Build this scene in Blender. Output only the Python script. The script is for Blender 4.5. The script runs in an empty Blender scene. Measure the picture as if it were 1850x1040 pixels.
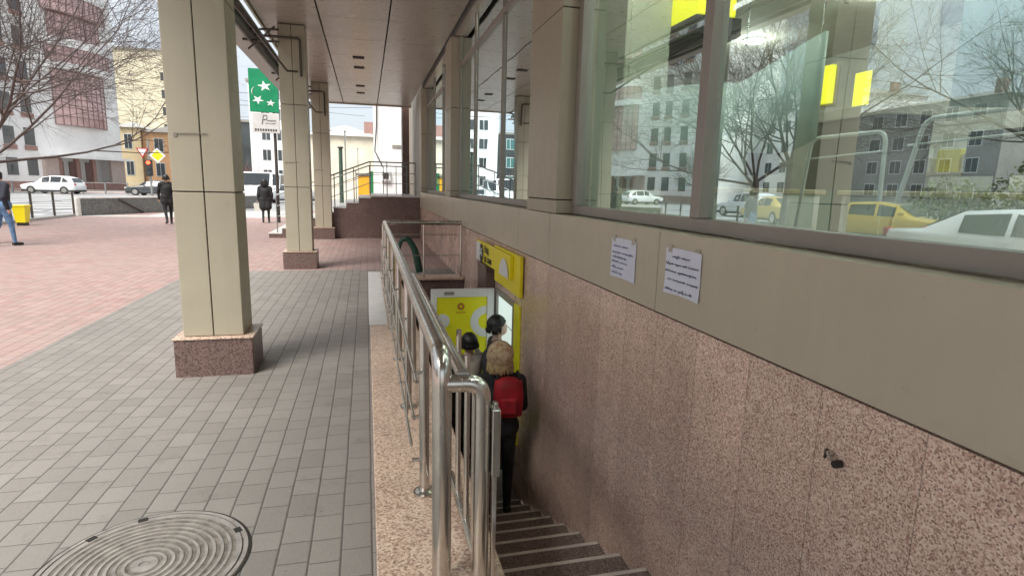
import bpy, bmesh, math, random
import numpy as np
from mathutils import Vector, Matrix
C = bpy.context.scene
col = C.collection
R = math.radians
rnd = random.Random(7)

# ------------------------------------------------------------------ camera, world, sun, exposure
F_PX = 1027.57
cam = bpy.data.cameras.new('camera'); camo = bpy.data.objects.new('camera', cam); col.objects.link(camo)
cam.sensor_width = 36; cam.lens = F_PX / 1850 * 36; cam.clip_end = 2000; cam.clip_start = .05
yaw, pit, rol = .251312, -.175161, .0244566
Fw = Vector((math.sin(yaw)*math.cos(pit), math.cos(yaw)*math.cos(pit), math.sin(pit)))
r0 = Fw.cross(Vector((0, 0, 1))).normalized(); u0 = r0.cross(Fw)
r2 = r0*math.cos(rol) + u0*math.sin(rol); u2 = -r0*math.sin(rol) + u0*math.cos(rol)
M = Matrix((r2, u2, -Fw)).transposed().to_4x4(); M.translation = Vector((0, 0, 1.6)); camo.matrix_world = M
C.camera = camo

SUN_EL, SUN_AZ = 54, 218          # azimuth from +Y clockwise
w = bpy.data.worlds.new('World'); C.world = w; w.use_nodes = True
nt = w.node_tree; nt.nodes.clear()
sky = nt.nodes.new('ShaderNodeTexSky'); sky.sky_type = 'NISHITA'; sky.sun_disc = False
sky.sun_elevation = R(SUN_EL); sky.sun_rotation = R(SUN_AZ); sky.dust_density = 3; sky.ozone_density = 1.5
bg = nt.nodes.new('ShaderNodeBackground'); bg.inputs[1].default_value = .082
mx = nt.nodes.new('ShaderNodeMix'); mx.data_type = 'RGBA'; mx.inputs[7].default_value = (6.7, 7.1, 7.5, 1)
tc = nt.nodes.new('ShaderNodeTexCoord'); nz = nt.nodes.new('ShaderNodeTexNoise'); nz.inputs['Scale'].default_value = 2.2; nz.inputs['Detail'].default_value = 6
mr = nt.nodes.new('ShaderNodeMapRange'); mr.inputs[1].default_value = .3; mr.inputs[2].default_value = .7; mr.inputs[3].default_value = .55; mr.inputs[4].default_value = .97
nt.links.new(tc.outputs['Generated'], nz.inputs['Vector']); nt.links.new(nz.outputs[0], mr.inputs[0]); nt.links.new(mr.outputs[0], mx.inputs[0])
nt.links.new(sky.outputs[0], mx.inputs[6]); nt.links.new(mx.outputs[2], bg.inputs[0])
wo = nt.nodes.new('ShaderNodeOutputWorld'); nt.links.new(bg.outputs[0], wo.inputs[0])
sl = bpy.data.lights.new('sun', 'SUN'); sl.energy = 3.4; sl.angle = R(38); sl.color = (1, .96, .9)
so = bpy.data.objects.new('sun', sl); col.objects.link(so)
sd = Vector((math.sin(R(SUN_AZ))*math.cos(R(SUN_EL)), math.cos(R(SUN_AZ))*math.cos(R(SUN_EL)), math.sin(R(SUN_EL))))
so.rotation_euler = sd.to_track_quat('Z', 'Y').to_euler()
C.view_settings.view_transform = 'Standard'; C.view_settings.look = 'None'
C.view_settings.exposure = .9; C.view_settings.gamma = 1
C.render.engine = 'CYCLES'
C.cycles.max_bounces = 8; C.cycles.diffuse_bounces = 4; C.cycles.glossy_bounces = 4; C.cycles.transparent_max_bounces = 10

# ------------------------------------------------------------------ shader helpers
class G:
    """tiny node-expression helper"""
    def __init__(s, name):
        s.m = bpy.data.materials.new(name); s.m.use_nodes = True; s.t = s.m.node_tree; s.t.nodes.clear()
        s.out = s.t.nodes.new('ShaderNodeOutputMaterial'); s.b = s.t.nodes.new('ShaderNodeBsdfPrincipled')
        s.t.links.new(s.b.outputs[0], s.out.inputs[0]); s._p = None
    def put(s, sock, v):
        if isinstance(v, bpy.types.NodeSocket): s.t.links.new(v, sock)
        elif isinstance(v, (tuple, list)) and len(v) == 3 and sock.type == 'RGBA': sock.default_value = (*v, 1)
        else: sock.default_value = v
    def pos(s):
        if s._p is None: s._p = s.t.nodes.new('ShaderNodeTexCoord').outputs['Object']
        return s._p
    def xyz(s):
        n = s.t.nodes.new('ShaderNodeSeparateXYZ'); s.put(n.inputs[0], s.pos()); return n.outputs
    def ma(s, op, *a):
        n = s.t.nodes.new('ShaderNodeMath'); n.operation = op
        for i, v in enumerate(a): s.put(n.inputs[i], v)
        return n.outputs[0]
    def comb(s, x=0., y=0., z=0.):
        n = s.t.nodes.new('ShaderNodeCombineXYZ')
        for i, v in enumerate((x, y, z)): s.put(n.inputs[i], v)
        return n.outputs[0]
    def noise(s, scale, detail=4, rough=.55, vec=None, out=0):
        n = s.t.nodes.new('ShaderNodeTexNoise'); n.inputs['Scale'].default_value = scale; n.inputs['Detail'].default_value = detail
        n.inputs['Roughness'].default_value = rough; s.put(n.inputs['Vector'], vec if vec is not None else s.pos()); return n.outputs[out]
    def voro(s, scale, vec=None, out='Color'):
        n = s.t.nodes.new('ShaderNodeTexVoronoi'); n.inputs['Scale'].default_value = scale
        s.put(n.inputs['Vector'], vec if vec is not None else s.pos()); return n.outputs[out]
    def white(s, vec):
        n = s.t.nodes.new('ShaderNodeTexWhiteNoise'); n.noise_dimensions = '3D'; s.put(n.inputs['Vector'], vec); return n.outputs[0]
    def ramp(s, f, stops, interp='LINEAR'):
        n = s.t.nodes.new('ShaderNodeValToRGB'); n.color_ramp.interpolation = interp; e = n.color_ramp.elements
        while len(e) < len(stops): e.new(.5)
        for i, (p, c) in enumerate(stops): e[i].position = p; e[i].color = (*c, 1)
        s.put(n.inputs[0], f); return n.outputs[0]
    def mr(s, f, a, b, c, d):
        n = s.t.nodes.new('ShaderNodeMapRange'); s.put(n.inputs[0], f)
        for i, v in enumerate((a, b, c, d)): s.put(n.inputs[i+1], v)
        return n.outputs[0]
    def mix(s, f, a, b, mode='MIX'):
        n = s.t.nodes.new('ShaderNodeMix'); n.data_type = 'RGBA'; n.blend_type = mode
        s.put(n.inputs[0], f); s.put(n.inputs[6], a); s.put(n.inputs[7], b); return n.outputs[2]
    def bump(s, h, dist=.002, strength=.5):
        n = s.t.nodes.new('ShaderNodeBump'); n.inputs['Distance'].default_value = dist; n.inputs['Strength'].default_value = strength
        s.put(n.inputs['Height'], h); s.t.links.new(n.outputs[0], s.b.inputs['Normal'])
    def fin(s, c=None, rough=None, metal=None, spec=None):
        if c is not None: s.put(s.b.inputs['Base Color'], c)
        if rough is not None: s.put(s.b.inputs['Roughness'], rough)
        if metal is not None: s.put(s.b.inputs['Metallic'], metal)
        if spec is not None: s.put(s.b.inputs['Specular IOR Level'], spec)
        return s.m

def plain(name, c, rough=.6, metal=0., var=.12, scale=3., bump=0., spec=None):
    g = G(name); n = g.noise(scale, 5); n2 = g.noise(scale*9, 3)
    k = g.ma('ADD', g.mr(n, .3, .7, 1-var, 1+var), g.mr(n2, .3, .7, -var*.4, var*.4))
    cc = g.mix(1., (*c,), g.comb(k, k, k), 'MULTIPLY')
    r = g.mr(n, .3, .7, max(.02, rough-.08), min(1, rough+.08))
    if bump: g.bump(n2, bump)
    return g.fin(cc, r, metal, spec)

def srgb(r, g, b): return tuple(((v/255)/12.92 if v/255 < .04045 else ((v/255+.055)/1.055)**2.4) for v in (r, g, b))

def paver(name, W, L, c1, c2, c3, dirt):
    g = G(name); x, y, z = g.xyz()
    wob = g.noise(1.3, 2)
    u = g.ma('DIVIDE', g.ma('ADD', x, g.ma('MULTIPLY', wob, .012)), W); row = g.ma('FLOOR', u); fu = g.ma('FRACT', u)
    off = g.white(g.comb(row, 3.3, 0.)); v = g.ma('ADD', g.ma('DIVIDE', y, L), off); cell = g.ma('FLOOR', v); fv = g.ma('FRACT', v)
    s = g.mr(g.white(g.comb(row, cell, 5.)), 0, 1, .38, .62)
    side = g.ma('GREATER_THAN', fv, s)
    idv = g.comb(row, cell, side); rv = g.white(idv)
    du = g.ma('MULTIPLY', g.ma('MINIMUM', fu, g.ma('SUBTRACT', 1., fu)), W)
    dv = g.ma('MULTIPLY', g.ma('MINIMUM', g.ma('MINIMUM', fv, g.ma('SUBTRACT', 1., fv)), g.ma('ABSOLUTE', g.ma('SUBTRACT', fv, s))), L)
    dv = g.ma('ADD', dv, .0012)
    d = g.ma('MINIMUM', du, dv)
    d = g.ma('ADD', d, g.ma('MULTIPLY', g.ma('SUBTRACT', g.noise(60, 2), .5), .003))
    joint = g.mr(d, .0022, .0052, 0, 1)
    base = g.ramp(rv, ((0, c1), (.5, c2), (1, c3)))
    big = g.noise(.55, 5, .6); base = g.mix(g.mr(big, .35, .7, 0, .5), base, dirt)
    grit = g.noise(170, 3, .7); k = g.mr(grit, .25, .75, .82, 1.16); base = g.mix(1., base, g.comb(k, k, k), 'MULTIPLY')
    st = g.noise(4.5, 5, .65); base = g.mix(g.mr(st, .6, .74, 0, .3), base, (.1, .09, .085))
    spots = g.mr(g.voro(5.5, out='Distance'), .03, .055, 1, 0)
    base = g.mix(g.ma('MULTIPLY', spots, .4), base, (.07, .065, .06))
    colr = g.mix(joint, tuple(v*.45 for v in dirt), base)
    hh = g.ma('ADD', g.mr(d, .0005, .009, 0, 1), g.ma('MULTIPLY', grit, .14))
    g.bump(hh, .004, .6)
    return g.fin(colr, g.mr(st, .3, .7, .55, .8))

def granite(name, cols, scale=150, rough=.22, jy=None, jaxis=1, coat=0, jz=None):
    g = G(name)
    v = g.voro(scale); n = g.t.nodes.new('ShaderNodeSeparateColor'); g.put(n.inputs[0], v); a = n.outputs[0]
    v2 = g.voro(scale*2.3, out='Color'); n2 = g.t.nodes.new('ShaderNodeSeparateColor'); g.put(n2.inputs[0], v2)
    f = g.ma('ADD', g.ma('MULTIPLY', a, .8), g.ma('MULTIPLY', n2.outputs[0], .2))
    k = len(cols); c = g.ramp(f, [(i/(k), cc) for i, cc in enumerate(cols)], 'LINEAR')
    big = g.noise(1.6, 4); kk = g.mr(big, .3, .7, .86, 1.12); c = g.mix(1., c, g.comb(kk, kk, kk), 'MULTIPLY')
    pts = g.xyz()
    for jv, ax in ((jy, jaxis), (jz, 2)):
        if jv:
            fr = g.ma('FRACT', g.ma('DIVIDE', pts[ax], jv)); e = g.ma('MULTIPLY', g.ma('MINIMUM', fr, g.ma('SUBTRACT', 1., fr)), jv)
            pid = g.white(g.comb(g.ma('FLOOR', g.ma('DIVIDE', pts[ax], jv)), 1., 2.)); pk = g.mr(pid, 0, 1, .9, 1.08)
            c = g.mix(1., c, g.comb(pk, pk, pk), 'MULTIPLY')
            c = g.mix(g.mr(e, .001, .0028, .5, 0), c, (.03, .02, .018))
    st = g.noise(2.2, 6, .7); rr = g.mr(st, .35, .7, rough, rough+.22)
    drip = g.noise(1., 5, .65, vec=g.comb(g.ma('MULTIPLY', pts[0], 5.), g.ma('MULTIPLY', pts[1], 5.), g.ma('MULTIPLY', pts[2], .6))); c = g.mix(g.mr(drip, .55, .75, 0, .16), c, (.16, .12, .10))
    g.bump(a, .0006, .25)
    return g.fin(c, rr, spec=.5)

# stuff used widely
m_grey = paver('paving_grey', .1325, .36, (.22, .202, .183), (.275, .254, .232), (.24, .22, .2), (.19, .174, .158))
m_red = paver('paving_red', .1325, .3, (.34, .20, .18), (.40, .27, .245), (.30, .21, .19), (.34, .275, .25))
PINK = [(.16, .09, .075), (.38, .225, .18), (.60, .39, .31), (.73, .52, .41), (.82, .61, .50), (.88, .73, .60)]
m_gran_wall = granite('granite_wall', PINK, 175, .14, jy=.4)
TAN = [(.15, .095, .072), (.30, .195, .145), (.46, .31, .235), (.56, .40, .305), (.62, .47, .365), (.70, .57, .46)]
m_gran_par = granite('granite_parapet', TAN, 115, .25, jy=1.9)
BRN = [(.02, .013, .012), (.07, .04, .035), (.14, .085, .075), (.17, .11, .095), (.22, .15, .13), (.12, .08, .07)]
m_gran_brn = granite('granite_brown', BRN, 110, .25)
m_gran_ped = granite('granite_pedestal', BRN, 90, .25, jy=1.1, jaxis=0, jz=.62)
m_gran_grey = granite('granite_grey', [(.05, .055, .05), (.12, .13, .125), (.19, .2, .195), (.25, .26, .25), (.3, .31, .3)], 30, .4, jy=.9)
m_marble = plain('pale_marble', (.62, .60, .57), .35, var=.15, scale=6)

def clad(name, c, rough=.42, metal=.0, dent=.3):
    g = G(name); n = g.noise(1.1, 5, .6); s = g.noise(9, 6, .7); px = g.xyz()
    streak = g.noise(1., 4, .6, vec=g.comb(g.ma('MULTIPLY', px[0], 14.), g.ma('MULTIPLY', px[1], 14.), g.ma('MULTIPLY', px[2], .7)))
    k = g.ma('ADD', g.mr(n, .3, .7, .93, 1.05), g.mr(streak, .35, .75, .012, -.03))
    c2 = g.mix(1., c, g.comb(k, k, k), 'MULTIPLY'); c2 = g.mix(g.mr(s, .6, .75, 0, .28), c2, tuple(v*.6 for v in c)); sm = g.noise(.9, 3, .7); c2 = g.mix(g.mr(sm, .5, .75, 0, .16), c2, (.22, .19, .14))
    g.bump(g.noise(3.2, 2), .02, dent)
    return g.fin(c2, g.mr(s, .3, .7, rough-.07, rough+.1), metal)
BEI = (.385, .345, .262)
m_clad = clad('beige_cladding', BEI)
m_band = clad('band_cladding', (.53, .475, .365), .34)
m_ceil = clad('soffit_panel', (.36, .325, .28), .3, 0, .05)
m_gap = plain('dark_gap', (.018, .016, .014), .8, var=.1)
m_frame = plain('window_frame', (.31, .285, .255), .45, .2, .06, 2)
def steel(name='stainless_steel', c=(.62, .60, .56)):
    g = G(name); px = g.xyz(); n = g.noise(30, 4, .6, vec=g.comb(px[0], px[1], g.ma('MULTIPLY', px[2], .15))); s = g.noise(6, 5, .7)
    k = g.mr(s, .35, .7, 1.03, .8); return g.fin(g.mix(1., c, g.comb(k, k, k), 'MULTIPLY'), g.mr(n, .3, .7, .14, .3), 1.)
m_steel = steel()
m_dsteel = plain('dark_steel', (.09, .08, .07), .45, .6, .2, 5)
m_iron = plain('cast_iron', (.27, .25, .232), .8, 0, .3, 14, .001)

def glass(name, tint=(.72, .85, .8), base=.16, ior=1.75):
    g = G(name); g.t.nodes.remove(g.b)
    tr = g.t.nodes.new('ShaderNodeBsdfTransparent'); tr.inputs[0].default_value = (*tint, 1)
    gl = g.t.nodes.new('ShaderNodeBsdfGlossy'); gl.inputs[0].default_value = (.86, .99, 1, 1); gl.inputs['Roughness'].default_value = .006
    fr = g.t.nodes.new('ShaderNodeFresnel'); fr.inputs[0].default_value = ior
    nb = g.t.nodes.new('ShaderNodeBump'); nb.inputs['Distance'].default_value = .02; nb.inputs['Strength'].default_value = .13
    g.put(nb.inputs['Height'], g.noise(.8, 1)); g.t.links.new(nb.outputs[0], gl.inputs['Normal'])
    f = g.mr(fr.outputs[0], 0, 1, base, 1.1)
    mxs = g.t.nodes.new('ShaderNodeMixShader'); g.put(mxs.inputs[0], f); g.t.links.new(tr.outputs[0], mxs.inputs[1]); g.t.links.new(gl.outputs[0], mxs.inputs[2])
    g.t.links.new(mxs.outputs[0], g.out.inputs[0]); return g.m
m_glass = glass('shop_glass', (.66, .84, .82), .42, 1.6)
def dark_glass(name, c, rough=.08): return plain(name, c, rough, 0, .25, .6, spec=.9)
m_dglass = dark_glass('dark_window_glass', (.045, .055, .06))
m_carglass = dark_glass('car_window_glass', (.02, .025, .028), .05)
def emit(name, c, st):
    g = G(name); g.fin(c, .5); g.put(g.b.inputs['Emission Color'], c); g.b.inputs['Emission Strength'].default_value = st; return g.m

# ------------------------------------------------------------------ mesh helpers
def link(name, me, mat=None, parent=None):
    o = bpy.data.objects.new(name, me); col.objects.link(o)
    if mat is not None:
        for mm in (mat if isinstance(mat, (list, tuple)) else [mat]): me.materials.append(mm)
    if parent is not None: o.parent = parent
    return o
def tag(o, label=None, cat=None, group=None, kind=None):
    if label: o['label'] = label
    if cat: o['category'] = cat
    if group: o['group'] = group
    if kind: o['kind'] = kind
    return o
def empty(name, loc, label, cat, group=None, rz=0):
    o = bpy.data.objects.new(name, None); col.objects.link(o); o.location = loc; o.rotation_euler = (0, 0, rz); o.empty_display_size = .1
    return tag(o, label, cat, group)

class MB:
    def __init__(s): s.v = []; s.f = []; s.mi = []; s.sm = []
    def add(s, vs, fs, mi=0, sm=False):
        k = len(s.v); s.v += [tuple(v) for v in vs]; s.f += [tuple(i+k for i in f) for f in fs]; s.mi += [mi]*len(fs); s.sm += [sm]*len(fs); return s
    def box(s, x0, x1, y0, y1, z0, z1, mi=0, M=None):
        vs = [(x, y, z) for z in (z0, z1) for y in (y0, y1) for x in (x0, x1)]
        if M is not None: vs = [M @ Vector(v) for v in vs]
        return s.add(vs, [(0, 2, 3, 1), (4, 5, 7, 6), (0, 1, 5, 4), (2, 6, 7, 3), (0, 4, 6, 2), (1, 3, 7, 5)], mi)
    def bbox(s, x0, x1, y0, y1, z0, z1, b=.004, mi=0):   # bevelled box
        bm = bmesh.new(); r = bmesh.ops.create_cube(bm, size=1)
        for v in bm.verts: v.co = Vector(((x0+x1)/2+v.co.x*(x1-x0), (y0+y1)/2+v.co.y*(y1-y0), (z0+z1)/2+v.co.z*(z1-z0)))
        bmesh.ops.bevel(bm, geom=bm.edges[:], offset=b, segments=1, affect='EDGES')
        bm.verts.index_update(); s.add([v.co for v in bm.verts], [[v.index for v in f.verts] for f in bm.faces], mi); bm.free(); return s
    def quad(s, a, b, c, d, mi=0): return s.add([a, b, c, d], [(0, 1, 2, 3)], mi)
    def tube(s, pts, rad, n=10, mi=0, cap=True):
        pts = [Vector(p) for p in pts]; m = len(pts); rad = rad if isinstance(rad, (list, tuple)) else [rad]*m
        t0 = (pts[1]-pts[0]).normalized(); up = Vector((0, 0, 1)) if abs(t0.z) < .9 else Vector((1, 0, 0))
        a = t0.cross(up).normalized(); vs = []
        for i, p in enumerate(pts):
            t = (pts[min(i+1, m-1)]-pts[max(i-1, 0)])
            t = t.normalized() if t.length > 1e-9 else t0
            a = (a-t*a.dot(t)).normalized(); b = t.cross(a)
            for j in range(n):
                q = 2*math.pi*j/n; vs.append(p+(a*math.cos(q)+b*math.sin(q))*rad[i])
        fs = [(i*n+j, i*n+(j+1) % n, (i+1)*n+(j+1) % n, (i+1)*n+j) for i in range(m-1) for j in range(n)]
        s.add(vs, fs, mi, True)
        if cap: s.add(vs[:n], [tuple(range(n))[::-1]], mi); s.add(vs[-n:], [tuple(range(n))], mi)
        return s
    def disc(s, c, r, z0, z1, n=32, mi=0, r2=None):
        r2 = r if r2 is None else r2
        vs = [(c[0]+r*math.cos(2*math.pi*i/n), c[1]+r*math.sin(2*math.pi*i/n), z0) for i in range(n)]+[(c[0]+r2*math.cos(2*math.pi*i/n), c[1]+r2*math.sin(2*math.pi*i/n), z1) for i in range(n)]
        return s.add(vs, [(i, (i+1) % n, n+(i+1) % n, n+i) for i in range(n)]+[tuple(range(n, 2*n)), tuple(range(n))[::-1]], mi)
    def prism(s, poly, d0, d1, ax='x', mi=0):   # poly of 2D pts extruded along axis
        k = len(poly)
        mk = {'x': lambda p, d: (d, p[0], p[1]), 'y': lambda p, d: (p[0], d, p[1]), 'z': lambda p, d: (p[0], p[1], d)}[ax]
        return s.add([mk(p, d0) for p in poly]+[mk(p, d1) for p in poly], [tuple(range(k))[::-1], tuple(range(k, 2*k))]+[(i, (i+1) % k, k+(i+1) % k, k+i) for i in range(k)], mi)
    def xf(s, M): s.v = [tuple(M @ Vector(v)) for v in s.v]; return s
    def build(s, name, mat=None, parent=None, smooth=False):
        me = bpy.data.meshes.new(name); me.from_pydata(s.v, [], s.f); 
        me.polygons.foreach_set('material_index', s.mi); me.polygons.foreach_set('use_smooth', [smooth or q for q in s.sm])
        bm = bmesh.new(); bm.from_mesh(me); bmesh.ops.recalc_face_normals(bm, faces=bm.faces); bm.to_mesh(me); bm.free()
        return link(name, me, mat, parent)
def bend(pts, r=.06, n=6):
    """round the corners of a polyline"""
    pts = [Vector(p) for p in pts]; out = [pts[0]]
    for i in range(1, len(pts)-1):
        a, b, c = pts[i-1], pts[i], pts[i+1]; d1 = (a-b); d2 = (c-b); rr = min(r, d1.length*.48, d2.length*.48)
        p, q = b+d1.normalized()*rr, b+d2.normalized()*rr
        for k in range(n+1):
            t = k/n; out.append(p*(1-t)**2+b*2*t*(1-t)+q*t*t)
    out.append(pts[-1]); return out
def dup(root, loc, rz=None, label=None):
    def cp(o, par):
        c = o.copy(); col.objects.link(c); c.parent = par
        for ch in o.children: cp(ch, c)
        return c
    r = cp(root, None); r.location = loc
    if rz is not None: r.rotation_euler = (0, 0, rz)
    if label: r['label'] = label
    return r
def text_mesh(txt, size, depth=.002, shear=0.):
    cu = bpy.data.curves.new('t', 'FONT'); cu.body = txt; cu.size = size; cu.extrude = depth; cu.shear = shear; cu.resolution_u = 2
    o = bpy.data.objects.new('t', cu); col.objects.link(o)
    dg = bpy.context.evaluated_depsgraph_get(); me = bpy.data.meshes.new_from_object(o.evaluated_get(dg)); bpy.data.objects.remove(o); return me

# ------------------------------------------------------------------ ground
m_asph = plain('asphalt_wet', (.27, .275, .28), .4, 0, .14, .4, .002)
m_soil = plain('soil', (.12, .1, .08), .9, 0, .3, 2)
def sheet(name, rects, z, mat, parent=None):
    mb = MB()
    for x0, x1, y0, y1 in rects: mb.quad((x0, y0, z), (x1, y0, z), (x1, y1, z), (x0, y1, z))
    o = mb.build(name, mat, parent)
    return tag(o, kind='structure') if parent is None else o
HX0, HX1, HY0, HY1 = .5, 1.56, 1.25, 9.32      # stairwell opening
def holed(x0, x1, y0, y1): return [(x0, HX0, y0, y1), (HX0, HX1, y0, HY0), (HX0, HX1, HY1, y1), (HX1, x1, y0, y1)]
sheet('ground', holed(-600, 600, -300, 900), 0, m_asph)
sheet('red_paving', [(-11.5, -2.98, -14, 10.92), (-11.5, HX0, 10.92, 33), (HX0, 1.75, HY1, 33), (-30, -11.5, -14, 15.5)], .004, m_red)
sheet('grey_paving', [(-2.98, HX0, -14, 10.92), (HX0, 1.75, -14, HY0), (HX0, 1.75, HY1, 10.92)], .008, m_grey)
m_kerb = plain('kerb_stone', (.42, .41, .39), .7, 0, .15, 4)
mb = MB()
mb.box(-11.75, -11.5, 15.5, 27, 0, .1); mb.box(-30, -11.75, 15.5, 15.75, 0, .1); mb.box(-5.8, 20, 33, 33.2, 0, .1)
tag(mb.build('kerb', m_kerb), kind='structure')
m_line = plain('road_paint', (.72, .73, .72), .5, 0, .12, 3)
mb = MB()
for i in range(14): mb.quad((-33, 18+i*3.2, .004), (-13, 18+i*3.2, .004), (-13, 18.5+i*3.2, .004), (-33, 18.5+i*3.2, .004))
for i in range(12): mb.quad((-60+i*7, 52, .004), (-57+i*7, 52, .004), (-57+i*7, 52.15, .004), (-60+i*7, 52.15, .004))
tag(mb.build('road_marking', m_line), kind='structure')
mb = MB(); mb.box(-60, -14, 64.5, 70, 0, .14); tag(mb.build('far_pavement', plain('far_pavement', (.42, .36, .34), .8)), kind='structure')
# pale apron in front of the underpass wall
sheet('pale_apron', [(-11.4, -4.5, 27.0, 28.0), (-9.2, -3.4, 28.0, 33)], .008, plain('pale_stone', (.5, .49, .46), .6))
# manhole
mh = empty('manhole_cover', (-.93, 2.44, .008), 'round cast iron manhole cover with concentric rings set in the grey pavers', 'manhole cover'); mh.scale = (1, 1, .6)
mb = MB(); mb.disc((0, 0), .41, 0, .004, 64); mb.build('rim_gap', m_gap, mh)
mb = MB()
prof = [(0, .006), (.018, .006), (.02, .012), (.035, .012)]
r = .05
while r < .36: prof += [(r, .012), (r+.005, .006), (r+.014, .006), (r+.019, .012)]; r += .031
prof += [(.37, .014), (.374, .002), (.378, .014), (.395, .014), (.4, .003)]
n = 96; vs = []; fs = []
for i, (a, z) in enumerate(prof):
    for j in range(n):
        q = 2*math.pi*j/n; zz = z
        if .06 < a < .3 and (math.sin(q*2+.6) > .985): zz = .012
        vs.append((a*math.cos(q), a*math.sin(q), zz))
fs = [(i*n+j, i*n+(j+1) % n, (i+1)*n+(j+1) % n, (i+1)*n+j) for i in range(len(prof)-1) for j in range(n)]
for i in range(len(prof)-1):
    low = prof[i][1] < .008 or prof[i+1][1] < .008
    mb.add(vs[i*n:(i+2)*n], [(j, (j+1) % n, n+(j+1) % n, n+j) for j in range(n)], 1 if low and i > 0 else 0)
mb.build('ring_lid', [m_iron, plain('groove_dirt', (.16, .142, .122), .95, 0, .4, 25)], mh)
for a in (1.9, 2.45, .5): MB().box(.355, .385, -.02, .02, .01, .016, M=Matrix.Rotation(a, 4, 'Z')).build('lifting_lug', m_gap, mh)

# ------------------------------------------------------------------ stairwell
sw = tag(MB().build('e', None), kind='structure') if False else None
par = empty('stairwell_parapet', (.25, 5.4, 0), 'low speckled tan granite parapet running beside the basement stairs', 'parapet')
def locd(o, root):      # world-coordinates mesh under an Empty
    o.matrix_parent_inverse = root.matrix_world.inverted() if False else Matrix.Translation(-Vector(root.location)); return o
mb = MB(); mb.bbox(.012, .5, 1.0, 10.07, 0, .1, .006); locd(mb.build('coping', m_gran_par, par), par)
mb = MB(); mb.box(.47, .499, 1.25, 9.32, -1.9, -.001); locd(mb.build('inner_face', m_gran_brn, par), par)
mb = MB(); mb.bbox(.0, .2, 6.15, 10.0, .1, .106, .002); locd(mb.build('pale_slab', m_marble, par), par)
ew = empty('stairwell_end_wall', (1, 9.4, -1.8), 'brown granite end wall of the stairwell with pale stone coping', 'wall')
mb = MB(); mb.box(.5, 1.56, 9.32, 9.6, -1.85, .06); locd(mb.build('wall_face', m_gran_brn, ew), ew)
mb = MB(); mb.bbox(.503, 1.55, 9.27, 9.64, .062, .105, .005); locd(mb.build('coping', granite('coping_granite', TAN, 90, .3), ew), ew)
# steps: nose line measured: y=2.77 z=-.63 ... y=5.17 z=-1.66
st = empty('basement_stairs', (1, 3, 0), 'dark granite basement stairs with metal edged treads going down to the yellow door', 'stairs')
RUN, RISE, NS = .345, .1435, 12
m_tread = granite('tread_granite', [(.07, .055, .048), (.14, .11, .095), (.22, .175, .15), (.30, .24, .21)], 120, .5)
m_nose = plain('nosing_metal', (.75, .72, .66), .4, .3, .15, 9)
y = 1.3; z = 0.
body = MB(); nos = MB()
pts = []
for i in range(NS):
    z1 = -RISE*(i+1); y0 = 1.3+RUN*i; y1 = y0+RUN
    tr_ = MB(); tr_.bbox(.502, 1.545, y0+.001, y1+.02, z1-.03, z1, .003); locd(tr_.build('tread', m_tread, st), st)
    rs_ = MB(); rs_.box(.502, 1.545, y0-.0, y0+.012, z1+.001, z1+RISE-.031 if i else -.01); locd(rs_.build('riser', m_tread, st), st)
    ns_ = MB(); ns_.bbox(.51, 1.54, y1-.005, y1+.0225, z1, z1+.004, .001); ns_.box(.51, 1.54, y1+.0205, y1+.024, z1-.022, z1+.003)
    locd(ns_.build('nosing', m_nose, st), st)
ZL = -RISE*NS
mb = MB(); mb.box(.5, 3.2, 1.3+RUN*NS+.025, 9.4, ZL-.2, ZL-.02); tag(mb.build('basement_landing', m_tread), kind='structure')

# ------------------------------------------------------------------ facade
FX = 1.55
ww = empty('granite_base_wall', (FX, 4, -1.9), 'polished pinkish brown granite facade wall along the basement stairs below the beige band', 'wall')
mb = MB(); DY0, DY1, DZ = 5.93, 6.85, .36
mb.box(1.562, 1.9, -6, DY0, -1.95, .928); mb.box(1.562, 1.9, DY1, 17.4, -1.95, .928); mb.box(1.562, 1.9, DY0, DY1, DZ, .928)
locd(mb.build('stone_cladding', m_gran_wall, ww), ww)
bd = empty('facade_band', (FX, 4, .95), 'beige metal cladding band under the shop windows', 'cladding')
mb = MB(); mb.box(1.585, 1.9, -6, 17.4, .929, 1.36); locd(mb.build('backing', m_gap, bd), bd)
ys = [-5.2, -3.2, -1.15, .94, 2.82, 4.77, 5.82, 7.4, 8.9, 10.6, 12.2, 13.8, 15.4, 17.38]
for a, b in zip(ys[:-1], ys[1:]):
    mb = MB(); mb.bbox(FX, 1.585, a+.004, b-.004, .94, 1.385, .003); mb.box(1.585, 1.76, a+.004, b-.004, 1.362, 1.382)
    locd(mb.build('band_panel', m_band, bd), bd)
# pillars
def pillar(y0, y1, label, top=4.28):
    p = empty('facade_pillar', (FX, y0, 1.39), label, 'pillar', 'beige pillars on the shop facade')
    zs = [1.386, 1.505, 3.03, top]
    for a, b in zip(zs[:-1], zs[1:]):
        m_ = MB(); m_.bbox(0, .3, 0, y1-y0, a-1.39+.004, b-1.39-.005, .004); m_.build('cladding_panel', m_clad, p)
    m_ = MB(); m_.box(.012, .29, .012, y1-y0-.012, 0, top-1.39-.02); m_.build('joint_backing', m_gap, p)
    return p
pillar(4.62, 5.52, 'near beige pillar between the two big shop windows and the narrow panes')
pillar(10.95, 11.7, 'second beige pillar along the facade beyond the narrow panes')
pillar(16.9, 17.5, 'farthest beige pillar where the facade meets the stair platform')
pillar(-1.9, -1.0, 'beige pillar beside the right window, outside the frame')
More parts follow.
